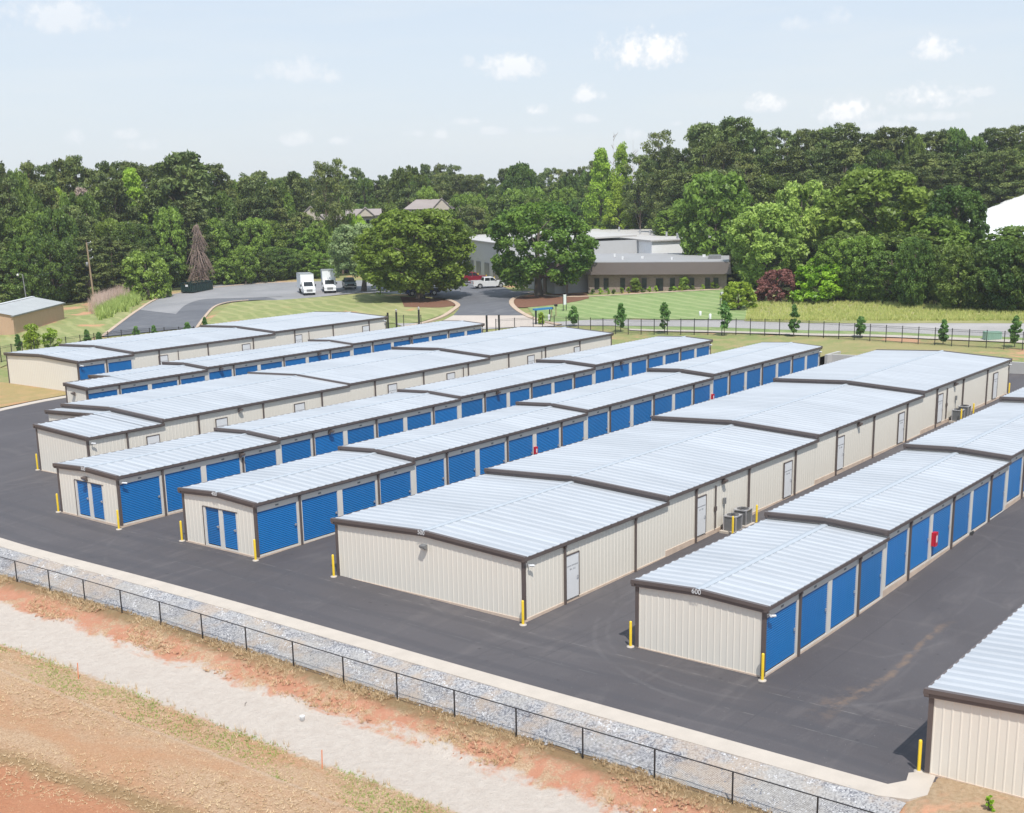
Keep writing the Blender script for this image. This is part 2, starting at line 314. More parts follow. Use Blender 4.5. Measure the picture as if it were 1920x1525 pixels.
def front_mat():
    """bank of red clay and dead grass, the pale hard-packed track, the straw-covered field beyond it"""
    m, nt, b = mat('clay_field'); n = NB(nt); c = n.coord()
    sep = n.new('ShaderNodeSeparateXYZ'); n.put(sep.inputs[0], c); X, Y = sep.outputs['X'], sep.outputs['Y']
    w1 = n.noise(n.map(c, (1, .45, 1)), .55, 6, .7, .4); w2 = n.noise(c, 2.6, 5, .7); fine = n.noise(n.map(c, (9, 5, 5), (0, 0, R(12))), 2.2, 4, .75, .8)
    Xw = n.math('ADD', X, n.math('ADD', n.math('MULTIPLY', n.math('SUBTRACT', w1, .5), 3.4), n.math('MULTIPLY', n.math('SUBTRACT', w2, .5), 1.2)))
    straw = n.mix(n.ramp(fine, .32, .68), (.37, .225, .135), (.58, .43, .29))
    clayn = n.noise(c, 1.1, 6, .7)
    clay = n.mix(clayn, (.44, .17, .095), (.56, .32, .22))
    # field: straw with clay showing through, tyre-track line and green tufts near the track
    f1 = n.noise(n.map(c, (.5, .16, 1), (0, 0, R(-14))), .8, 5, .6, .7)
    field = n.mix(n.math('MULTIPLY', n.ramp(f1, .42, .64), .8), straw, n.mix(fine, (.40, .20, .105), (.54, .33, .20)))
    far = n.ramp(n.math('ADD', n.math('SUBTRACT', X, n.math('MULTIPLY', n.math('SUBTRACT', 38.0, Y), .12)), n.math('MULTIPLY', n.math('SUBTRACT', w1, .5), 2.0)), 25.4, 23.0)
    field = n.mix(far, field, n.mix(clayn, (.40, .16, .085), (.53, .28, .165)))
    band = n.math('MULTIPLY', n.ramp(far, .02, .45), n.ramp(far, .98, .6))
    field = n.mix(n.math('MULTIPLY', band, .7), field, (.27, .20, .10))
    ln = n.math('ABSOLUTE', n.math('SUBTRACT', n.math('ADD', X, n.math('MULTIPLY', Y, .0)), n.math('ADD', 28.35, n.math('MULTIPLY', n.math('SUBTRACT', w1, .5), .5))))
    field = n.mix(n.math('MULTIPLY', n.ramp(ln, .16, .02), .22), field, (.52, .46, .38))
    gmask = n.math('MULTIPLY', n.math('MULTIPLY', n.ramp(X, 28.6, 29.6), 1.0), n.ramp(w2, .5, .66))
    field = n.mix(n.math('MULTIPLY', gmask, n.ramp(fine, .35, .65)), field, (.17, .20, .06))
    # track
    tr = n.mix(n.ramp(w2, .2, .8), (.50, .435, .38), (.58, .52, .46))
    tr = n.mix(n.math('MULTIPLY', n.ramp(fine, .5, .8), .3), tr, (.64, .585, .53))
    col = n.mix(n.ramp(n.math('ADD', X, n.math('MULTIPLY', n.math('SUBTRACT', w2, .5), .9)), 30.0, 30.35), field, tr)
    # bank
    bank = n.mix(n.ramp(n.noise(c, .9, 6, .75, .5), .46, .60), clay, straw)
    bank = n.mix(n.math('MULTIPLY', n.ramp(n.math('ADD', X, n.math('MULTIPLY', w2, .8)), 34.5, 35.3), .85), bank, n.mix(fine, (.16, .115, .055), (.30, .22, .12)))
    col = n.mix(n.ramp(Xw, 33.1, 33.7), col, bank)
    n.put(b.inputs['Base Color'], col); b.inputs['Roughness'].default_value = .95; b.inputs['Specular IOR Level'].default_value = .1
    n.put(b.inputs['Normal'], n.bump(n.math('ADD', n.math('MULTIPLY', fine, .6), w2), .8, .14)); return m
M['front'] = front_mat()
def leaf_mat(name, c0, c1, hv=.03, vv=.22, trans=.38):
    m, nt, b = mat(name); n = NB(nt); c = n.coord(); nt.nodes.remove(b)
    f = n.noise(c, 1.1, 3, .6)
    oi = n.new('ShaderNodeObjectInfo').outputs['Random']
    at = n.new('ShaderNodeAttribute', attribute_name='tint').outputs['Fac']
    col = n.mix(n.ramp(n.math('ADD', n.math('MULTIPLY', f, .5), n.math('MULTIPLY', at, .5)), .2, .8), c0, c1)
    h = n.new('ShaderNodeHueSaturation'); n.put(h.inputs['Color'], col)
    n.put(h.inputs['Hue'], n.math('ADD', n.math('MULTIPLY', n.math('SUBTRACT', oi, .5), hv), .5))
    r2 = n.math('FRACT', n.math('MULTIPLY', oi, 7.31)); n.put(h.inputs['Value'], n.math('ADD', n.math('MULTIPLY', r2, vv*2), 1.34-vv)); h.inputs['Saturation'].default_value = 1.06
    d = n.new('ShaderNodeBsdfDiffuse'); n.put(d.inputs[0], h.outputs[0])
    t = n.new('ShaderNodeBsdfTranslucent'); n.put(t.inputs[0], h.outputs[0])
    g = n.new('ShaderNodeBsdfGlossy'); g.inputs[0].default_value = (1, 1, 1, 1); g.inputs['Roughness'].default_value = .45
    ms = n.new('ShaderNodeMixShader'); ms.inputs[0].default_value = trans; n.put(ms.inputs[1], d.outputs[0]); n.put(ms.inputs[2], t.outputs[0])
    m2 = n.new('ShaderNodeMixShader'); m2.inputs[0].default_value = .018; n.put(m2.inputs[1], ms.outputs[0]); n.put(m2.inputs[2], g.outputs[0])
    n.put([x for x in nt.nodes if x.type == 'OUTPUT_MATERIAL'][0].inputs[0], m2.outputs[0]); return m
M['l_oak'] = leaf_mat('oak_leaves', (.075, .115, .018), (.225, .30, .06), .0, .05)
M['l_oakb'] = leaf_mat('oak_leaves_dark', (.05, .105, .02), (.165, .26, .055), .0, .05)
M['l_dark'] = leaf_mat('dark_broadleaf', (.048, .085, .02), (.165, .23, .058), .035, .35)
M['l_mid'] = leaf_mat('green_broadleaf', (.09, .145, .028), (.25, .35, .08), .018, .28)
M['l_bright'] = leaf_mat('bright_broadleaf', (.14, .225, .03), (.35, .48, .085), .03, .2)
M['l_pale'] = leaf_mat('pale_leaves', (.16, .235, .055), (.38, .47, .13), .02, .1)
M['l_silver'] = leaf_mat('silvery_leaves', (.13, .19, .08), (.32, .39, .19), .01, .05)
M['l_pine'] = leaf_mat('pine_needles', (.046, .070, .022), (.155, .185, .062), .03, .32, .15)
M['l_lime'] = leaf_mat('lime_vine', (.12, .235, .025), (.30, .46, .06), .0, .05)
M['l_purple'] = leaf_mat('purple_leaves', (.13, .055, .05), (.30, .15, .13), .0, .05)
M['l_sap'] = leaf_mat('sapling_leaves', (.07, .15, .04), (.17, .29, .09), .01, .15)
M['l_dead'] = leaf_mat('dead_twigs', (.22, .165, .14), (.38, .31, .27), .0, .05, .0)
M['l_straw'] = leaf_mat('dry_grass_blades', (.36, .26, .15), (.62, .50, .34), .0, .05, .2)
M['l_tall'] = leaf_mat('tall_meadow_grass', (.28, .34, .10), (.52, .50, .22), .0, .05, .2)
M['l_green'] = leaf_mat('green_grass_blades', (.20, .27, .08), (.36, .42, .15), .0, .05, .2)
M['l_plume'] = leaf_mat('pinkish_grass_plumes', (.36, .27, .22), (.55, .44, .38), .0, .05, .2)
M['bark'] = simple('grey_bark', (.13, .105, .085), .9, 0, .25, 3, .4)
M['barkpale'] = simple('pine_bark', (.22, .16, .125), .9, 0, .25, 2, .4)
M['deadwood'] = simple('bleached_dead_wood', (.42, .36, .33), .9, 0, .2, 2)
M['pole'] = simple('weathered_pole_wood', (.32, .235, .15), .85, 0, .2, 2)

# ---------------------------------------------------------------- mesh builder and scene tree helpers
class MB:
    def __init__(s): s.v = []; s.f = []; s.sm = []
    def add(s, vs, fs, smooth=False):
        o = len(s.v); s.v += [tuple(p) for p in vs]; s.f += [tuple(i+o for i in f) for f in fs]; s.sm += [smooth]*len(fs); return s
    def quad(s, a, b, c, d): return s.add([a, b, c, d], [(0, 1, 2, 3)])
    def box(s, x0, x1, y0, y1, z0, z1):
        return s.add([(x0,y0,z0),(x1,y0,z0),(x1,y1,z0),(x0,y1,z0),(x0,y0,z1),(x1,y0,z1),(x1,y1,z1),(x0,y1,z1)],
                     [(0,3,2,1),(4,5,6,7),(0,1,5,4),(1,2,6,5),(2,3,7,6),(3,0,4,7)])
    def hexa(s, p):   # 8 points, bottom 4 then top 4
        return s.add(p, [(0,3,2,1),(4,5,6,7),(0,1,5,4),(1,2,6,5),(2,3,7,6),(3,0,4,7)])
    def tube(s, a, b, r0, r1=None, n=8, cap=True, smooth=True):
        a, b = Vector(a), Vector(b); r1 = r0 if r1 is None else r1; d = (b-a).normalized()
        x = d.orthogonal().normalized(); y = d.cross(x); vs = []
        for c, r in ((a, r0), (b, r1)):
            for i in range(n):
                t = 2*math.pi*i/n; vs.append(c+x*(r*math.cos(t))+y*(r*math.sin(t)))
        s.add(vs, [(i, (i+1) % n, n+(i+1) % n, n+i) for i in range(n)], smooth)
        if cap: s.add(vs[:n], [tuple(range(n))[::-1]]); s.add(vs[n:], [tuple(range(n))])
        return s
    def prism(s, prof, x0, x1, ax='x'):
        n = len(prof); vs = []
        for x in (x0, x1):
            for (a, b) in prof: vs.append((x, a, b) if ax == 'x' else (a, x, b))
        s.add(vs, [(i, (i+1) % n, n+(i+1) % n, n+i) for i in range(n)]); s.add(vs[:n], [tuple(range(n))[::-1]]); s.add(vs[n:], [tuple(range(n))]); return s
    def lathe(s, c, prof, n=12):
        vs = []
        for (r, z) in prof:
            for i in range(n):
                t = 2*math.pi*i/n; vs.append((c[0]+r*math.cos(t), c[1]+r*math.sin(t), c[2]+z))
        fs = []
        for k in range(len(prof)-1):
            for i in range(n): fs.append((k*n+i, k*n+(i+1) % n, (k+1)*n+(i+1) % n, (k+1)*n+i))
        return s.add(vs, fs, True)
    def mesh(s, name, material):
        me = bpy.data.meshes.new(name); me.from_pydata(s.v, [], s.f); me.polygons.foreach_set('use_smooth', s.sm)
        if material: me.materials.append(material)
        me.update(); return me
    def build(s, name, material, parent=None, loc=None, rz=0.):
        return link(name, s.mesh(name, material), parent, loc, rz)
def link(name, data, parent=None, loc=None, rz=0.):
    o = bpy.data.objects.new(name, data); COL.objects.link(o)
    if parent is not None: o.parent = parent
    if loc is not None: o.location = loc
    if rz: o.rotation_euler = (0, 0, rz)
    return o
def tag(o, label=None, cat=None, group=None, kind=None):
    if label: o['label'] = label
    if cat: o['category'] = cat
    if group: o['group'] = group
    if kind: o['kind'] = kind
    return o
def thing(name, label, cat, loc=(0, 0, 0), rz=0., group=None): return tag(link(name, None, None, loc, rz), label, cat, group)
KIDS = {}
def copy_tree(o, parent=None):
    c = o.copy(); COL.objects.link(c)
    if parent is not None: c.parent = parent
    for ch in list(o.children): copy_tree(ch, c)
    return c
def text_mesh(s, size, extr=.004):
    cu = bpy.data.curves.new('t', 'FONT'); cu.body = s; cu.size = size; cu.extrude = extr; cu.align_x = 'CENTER'; cu.align_y = 'CENTER'
    o = bpy.data.objects.new('t', cu); me = bpy.data.meshes.new_from_object(o); bpy.data.objects.remove(o); return me
# ---------------------------------------------------------------- the ground
def sheet(name, xs, ys, fn, material, kind='structure'):
    xs, ys = np.array(xs, float), np.array(ys, float); Xg, Yg = np.meshgrid(xs, ys, indexing='ij')
    Z = fn(Xg.ravel(), Yg.ravel()); nx, ny = len(xs), len(ys)
    me = bpy.data.meshes.new(name); V = np.stack([Xg.ravel(), Yg.ravel(), Z], -1)
    fs = [(i*ny+j, (i+1)*ny+j, (i+1)*ny+j+1, i*ny+j+1) for i in range(nx-1) for j in range(ny-1)]
    me.from_pydata(V.tolist(), [], fs); me.polygons.foreach_set('use_smooth', [True]*len(fs)); me.materials.append(material)
    return tag(link(name, me), kind=kind)
sheet('ground', [38.4, 45, 60, 80]+list(np.arange(100, 270, 3.))+[280, 300, 340, 400, 500, 700, 1200, 2500, 5000], [-3000, -900, -300, -150, -80]+list(np.arange(-50, 290, 4.))+[300, 330, 400, 600, 1200, 4000], lambda x, y: T(np.minimum(x, 420), np.clip(y, -150, 400))-.06-.45*((x < 117) & (x > 39) & (y < 103)), M['rough'])
rs = np.random.RandomState(3)
def fn_front(x, y):
    amp = np.interp(x, [33, 33.6, 35.0, 35.4], [.02, .10, .10, .01])
    return T(x, y) + amp*np.sin(x*5.1+y*1.7)*np.sin(y*2.3+x) + np.interp(x, [25, 28, 33], [.05, .03, .0])*np.sin(x*1.1+y*.4)
sheet('clay_ground', [-300, -60, 0, 12, 18]+list(np.arange(20, 33, .5))+list(np.arange(33, 35.5, .18))+[35.6], [-300, -80, -30]+list(np.arange(-10, 85, .5))+[100, 150, 300], fn_front, M['front'])
sheet('gravel_strip', list(np.arange(35.3, 37.6, .25)), list(np.arange(13.4, 90, .5))+[100, 160], lambda x, y: T(x, y)+.02+.02*np.sin(x*7+y*3)*np.sin(y*5), M['gravel'])
sheet('bare_soil', list(np.arange(35.3, 40.2, .3)), list(np.arange(-30, 15.1, .5)), lambda x, y: T(np.minimum(x, 40), y)+.05-.13*np.clip((y-13.0)/.5, 0, 1)+.02*np.sin(x*5+y*3), M['baresoil'])
def resample(P, n, smooth=True):
    P = [Vector(p) for p in P]
    if smooth and len(P) > 2:
        Q = []
        for i in range(len(P)-1):
            a, b, c, d = P[max(i-1, 0)], P[i], P[i+1], P[min(i+2, len(P)-1)]
            for k in range(8):
                t = k/8; Q.append(.5*((2*b)+(c-a)*t+(2*a-5*b+4*c-d)*t*t+(3*b-a-3*c+d)*t**3))
        P = Q+[P[-1]]
    L = [0]
    for i in range(1, len(P)): L.append(L[-1]+(P[i]-P[i-1]).length)
    out = []
    for k in range(n):
        s = L[-1]*k/(n-1); i = max(j for j in range(len(L)) if L[j] <= s+1e-9); i = min(i, len(P)-2)
        t = (s-L[i])/max(L[i+1]-L[i], 1e-9); out.append(P[i].lerp(P[i+1], t))
    return out
def strip(name, Lp, Rp, material, dz=.0, n=60, m=8, smooth=True, kind='structure', zf=T):
    Lq, Rq = resample([(p[0], p[1]) for p in Lp], n, smooth), resample([(p[0], p[1]) for p in Rp], n, smooth)
    xy = np.array([[tuple(a.lerp(b, j/m)) for j in range(m+1)] for a, b in zip(Lq, Rq)]).reshape(-1, 2)
    z = zf(xy[:, 0], xy[:, 1])+dz; me = bpy.data.meshes.new(name)
    me.from_pydata(np.column_stack([xy, z]).tolist(), [], [(i*(m+1)+j, (i+1)*(m+1)+j, (i+1)*(m+1)+j+1, i*(m+1)+j+1) for i in range(n-1) for j in range(m)])
    me.polygons.foreach_set('use_smooth', [True]*len(me.polygons)); me.materials.append(material)
    return tag(link(name, me), kind=kind)
def kerb(name, P, w, h, material, base=.0, n=60, side=1, smooth=True, zf=T, kind='structure'):
    Q = resample([(p[0], p[1]) for p in P], n, smooth); b = MB(); rows = []
    for i, q in enumerate(Q):
        t = (Q[min(i+1, n-1)]-Q[max(i-1, 0)]).normalized(); nn = Vector((-t.y, t.x))*side; o = q+nn*w
        zq = float(zf(q.x, q.y)[0])+base; zo = float(zf(o.x, o.y)[0])+base
        rows.append([(q.x, q.y, zq-.3), (q.x, q.y, zq+h), (o.x, o.y, zo+h), (o.x, o.y, zo-.3)])
    vs = [p for r in rows for p in r]
    b.add(vs, [(4*i+k, 4*i+k+1, 4*i+5+k, 4*i+4+k) for i in range(n-1) for k in range(3)])
    return tag(b.build(name, material), kind=kind)
G2 = lambda *L: [G(u, v) for (u, v) in L]
# yard asphalt: left/front edge and right/back edge
YL = [(38.35, -40), (38.35, 20), (38.35, 66), (39.2, 76), (43, 87), (50, 97), (58, 104.2), (64, 106.2), (72, 106.3), (95, 106.3), (112, 106.4)]
YR = [(60, -40), (90, -40), (123.5, -40), (123.5, 0), (123.4, 36), (121, 50), (119, 58), (118, 75), (118, 90), (116, 104), (113, 106.3)]
strip('yard_asphalt', YL, YR, M['yard'], .0, 120, 60)
kerb('front_kerb', [(38.35, 14.3), (38.35, 40), (38.35, 66), (39.2, 76), (43, 87), (50, 97), (58, 104.2), (64, 106.0), (69.6, 106.2)], .9, .035, M['conc'], n=140, side=1)
kp = [(37.45, 14.35), (37.75, 13.4), (38.35, 13.0), (40.0, 13.3), (40.0, 13.66), (39.55, 14.1), (38.95, 13.95), (38.36, 14.35)]
kb = MB(); kb.add([(x, y, Tz(x, y)+.036) for x, y in kp]+[(x, y, -1.6) for x, y in kp], [tuple(range(8))]+[(k, k+8, (k+1) % 8+8, (k+1) % 8) for k in range(8)])
tag(kb.build('kerb_return', M['conc']), kind='structure')
# grass left of the yard, in front of and beside the far building
strip('brown_grass', [(37.4, 72), (41, 88), (48, 99), (57, 105.6), (64, 107.2), (69.7, 107.4)], [(30, 85), (38, 105), (44, 118), (52, 125), (60, 128), (69.7, 125)], M['drybank'], .03, 40, 10)
# road behind the fence, sidewalk, drive, car park
road_near = G2((1990, 640), (1920, 634), (1750, 627), (1640, 622), (1480, 619), (1300, 613), (1150, 611), (1003, 612), (900, 618), (780, 620))
road_far = G2((1990, 606), (1920, 607), (1760, 606), (1600, 604.5), (1400, 601), (1150, 599.5), (1040, 604), (960, 606), (800, 606), (740, 607))
strip('road', road_near, road_far, M['road'], .02, 80, 6)
walk_n = G2((1990, 650), (1920, 644), (1750, 636.5), (1640, 632), (1480, 628.5), (1300, 623), (1180, 620)); walk_f = G2((1990, 644.5), (1920, 639), (1750, 632), (1640, 628), (1480, 625), (1300, 620), (1180, 617))
strip('sidewalk', walk_n, walk_f, M['conc'], .05, 60, 2)
strip('verge', walk_f, road_near[:7], M['lawn'], .01, 60, 2)
strip('road_apron', G2((780, 616), (820, 606), (850, 592)), G2((1040, 612), (1012, 601), (985, 592)), M['apron'], .04, 20, 6)
strip('drive', G2((850, 592), (862, 577), (858, 568), (840, 562), (800, 556), (760, 552)), G2((985, 592), (962, 576), (955, 566), (975, 555), (1000, 550), (1030, 545)), M['drive'], .06, 40, 12)
strip('car_park', G2((412, 568), (450, 563), (520, 563), (600, 557), (680, 550), (770, 553), (860, 562), (985, 556)), G2((395, 535), (450, 530), (520, 529), (600, 528), (680, 526), (780, 524), (870, 522), (940, 537)), M['lot'], .03, 80, 14)
strip('parking_asphalt', G2((770, 552), (860, 561), (985, 556)), G2((800, 533), (870, 530), (948, 541)), M['drive'], .05, 30, 8)
strip('side_road', G2((195, 632), (232, 603), (262, 582), (295, 563), (335, 551), (395, 541)), G2((372, 614), (385, 596), (402, 577), (430, 568), (470, 564), (520, 562)), M['drive'], .06, 40, 10)
strip('side_road_worn', G2((262, 582), (295, 563), (335, 551), (395, 541), (480, 535)), G2((330, 590), (350, 572), (385, 562), (450, 560), (530, 557)), M['lot'], .075, 40, 8)
kerb('side_road_kerb', G2((188, 632), (228, 602), (258, 581), (290, 562), (335, 550), (400, 540), (480, 532), (560, 529)), .5, .12, M['kerbclay'], side=-1)
kerb('side_road_kerb', G2((365, 617), (380, 597), (400, 576), (428, 567), (465, 563.5)), .4, .12, M['kerbclay'], side=-1)
kerb('drive_kerb', G2((755, 616), (800, 606), (835, 594), (855, 581), (863, 574), (857, 568), (842, 562)), .7, .15, M['kerbclay'], side=1)
kerb('drive_kerb', G2((1045, 611), (1010, 603), (985, 594), (965, 582), (955, 571), (958, 562), (975, 556), (1005, 551.5)), .7, .15, M['kerbclay'], side=-1)
# lawns and beds
strip('lawn', G2((1010, 606), (1150, 598), (1250, 599), (1400, 600.5), (1450, 601)), G2((985, 571), (1060, 560), (1150, 552), (1300, 545), (1440, 541)), M['lawn'], .02, 40, 16)
strip('lawn', G2((380, 612), (440, 612), (560, 608), (700, 606), (780, 605), (845, 584)), G2((432, 569), (470, 565), (560, 560), (680, 552), (770, 553), (852, 570)), M['lawn2'], .02, 50, 16)
strip('mulch_bed', G2((962, 577), (990, 577), (1040, 572), (1080, 566), (1105, 560)), G2((965, 562), (985, 556), (1030, 552), (1070, 552), (1100, 551)), M['mulch'], .05, 30, 6)
strip('mulch_bed', G2((758, 576), (790, 577), (830, 577), (855, 573)), G2((750, 557), (790, 559), (830, 562), (848, 567)), M['mulch'], .05, 30, 6)
strip('path', G2((990, 551), (1040, 557), (1103, 557), (1230, 550), (1350, 544)), G2((990, 549), (1040, 554.5), (1103, 555.5), (1230, 548.5), (1350, 542.5)), M['kerbclay'], .07, 40, 2)
strip('meadow', G2((1395, 603), (1500, 606), (1640, 607), (1760, 606.5), (1960, 607)), G2((1405, 572), (1500, 575), (1600, 560), (1720, 568), (1960, 580)), M['meadow'], .04, 40, 12)
strip('lawn', G2((0, 690), (60, 665), (150, 640), (205, 622), (245, 592)), G2((0, 628), (60, 618), (120, 600), (190, 585), (250, 570)), M['lawn2'], .03, 30, 12)
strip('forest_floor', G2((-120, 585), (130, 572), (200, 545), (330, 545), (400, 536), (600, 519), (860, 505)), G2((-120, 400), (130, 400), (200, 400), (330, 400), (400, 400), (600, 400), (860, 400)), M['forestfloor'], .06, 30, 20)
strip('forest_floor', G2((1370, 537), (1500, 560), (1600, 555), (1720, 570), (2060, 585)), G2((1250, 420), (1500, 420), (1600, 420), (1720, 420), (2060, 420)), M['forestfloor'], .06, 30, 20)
# retaining wall and the bank it holds up
RW = [(119.0, 53.2), (119.4, 52.9), (122.9, 36.6), (124.2, 28), (126, 5), (128, -30)]
def ztop(x, y): return 1.62
rb = MB()
for i in range(len(RW)-1):
    a, b_ = Vector(RW[i]), Vector(RW[i+1]); t = (b_-a).normalized(); nn = Vector((-t.y, t.x))*.35
    rb.hexa([(a.x, a.y, -.4), (b_.x, b_.y, -.4), (b_.x+nn.x, b_.y+nn.y, -.4), (a.x+nn.x, a.y+nn.y, -.4), (a.x, a.y, 1.62), (b_.x, b_.y, 1.62), (b_.x+nn.x, b_.y+nn.y, 1.62), (a.x+nn.x, a.y+nn.y, 1.62)])
a = Vector(RW[0]); rb.box(a.x, a.x+3.2, a.y, a.y+.3, -.4, 1.625)
tag(rb.build('retaining_wall', M['wallconc']), 'low grey concrete retaining wall holding the grass bank behind the yard', 'wall')
def zbank(x, y):
    x = np.asarray(x, float); y = np.asarray(y, float)
    xw = np.interp(-y, [-53.2, -36.6, -28, -5, 30], [119.2, 122.9, 124.2, 126, 128]); f = np.clip((x-xw)/(133-xw), 0, 1)
    w = np.clip((57-y)/4, 0, 1); w = w*w*(3-2*w)
    return T(x, y)*(1-w)+(1.60*(1-f)+np.maximum(T(x, y), .2)*f)*w
strip('grass_bank', [(119.1, 66), (119.2, 60), (119.3, 56), (119.5, 53), (121.2, 45.5), (123.2, 36.6), (124.5, 28), (126.3, 5), (128.3, -30)], [(133.6, 66), (133.8, 60), (134, 56), (134, 53), (134, 46), (134, 37), (134, 28), (134.5, 5), (134.5, -30)], M['rough'], .03, 70, 12, False, zf=zbank)

# ---------------------------------------------------------------- storage buildings
HE, GUT, RAKE, OV = 3.0, .20, .25, .155
RIB = .3048
def ribbed(b, a, c, n, z0, ztop, per=RIB):
    """vertical-rib sheet between plan points a and c, outward normal n, ztop(t) along it"""
    a, c, n = Vector(a), Vector(c), Vector(n); L = (c-a).length; d = (c-a)/L; pts = [(0, 0)]; k = 0
    while True:
        s = (k+.5)*per
        if s+.05 > L: break
        for ds, o in ((-.045, 0), (-.018, .014), (.018, .014), (.045, 0)): pts.append((s+ds, o))
        k += 1
    pts.append((L, 0)); vs = []
    for s, o in pts:
        q = a+d*s+n*o; vs += [(q.x, q.y, z0), (q.x, q.y, ztop(s/L))]
    b.add(vs, [(2*i, 2*i+2, 2*i+3, 2*i+1) for i in range(len(pts)-1)])
DOOR_MESH = {}
def door_mesh(w, h):
    k = (round(w, 2), round(h, 2))
    if k not in DOOR_MESH:
        b = MB(); n = int(h/.10); vs = []
        for i in range(n+1):
            z = h*i/n
            for dz_, o in ((0, .008), (.035, -.014), (.06, -.014)):
                if z+dz_ <= h: vs += [(0, o, z+dz_), (w, o, z+dz_)]
        m_ = len(vs)//2; b.add(vs, [(2*i, 2*i+1, 2*i+3, 2*i+2) for i in range(m_-1)]); DOOR_MESH[k] = b.mesh('roll_up_door', M['door'])
    return DOOR_MESH[k]
latch_mesh = MB().box(-.05, .05, -.05, 0, -.06, .06).box(-.12, .02, -.065, -.05, -.015, .015).mesh('latch', M['silver'])
bar_mesh = {}
plate_mesh = MB().box(-.11, .11, -.012, 0, -.045, .045).mesh('unit_plate', M['acgrey'])
def lamp(parent, loc, rz=0., big=False):
    b = MB().prism([(0, -.13), (-.10, -.13), (-.26, .02), (-.26, .10), (0, .13)], -.16, .16); o = b.build('wall_lamp', M['trim'] if not big else M['acgrey'], parent, loc, rz)
    MB().add([(-.13, -.11, -.125), (.13, -.11, -.125), (.13, -.25, .005), (-.13, -.25, .005)], [(0, 1, 2, 3)]).build('lens', M['lens'], o, (0, -.012, -.012)); return o
def camera_unit(parent, loc, rz=0.):
    b = MB().tube((0, 0, 0), (0, -.16, -.03), .035).tube((-.1, -.16, -.0), (.2, -.2, -.07), .055, .06); return b.build('security_camera', M['white'], parent, loc, rz)
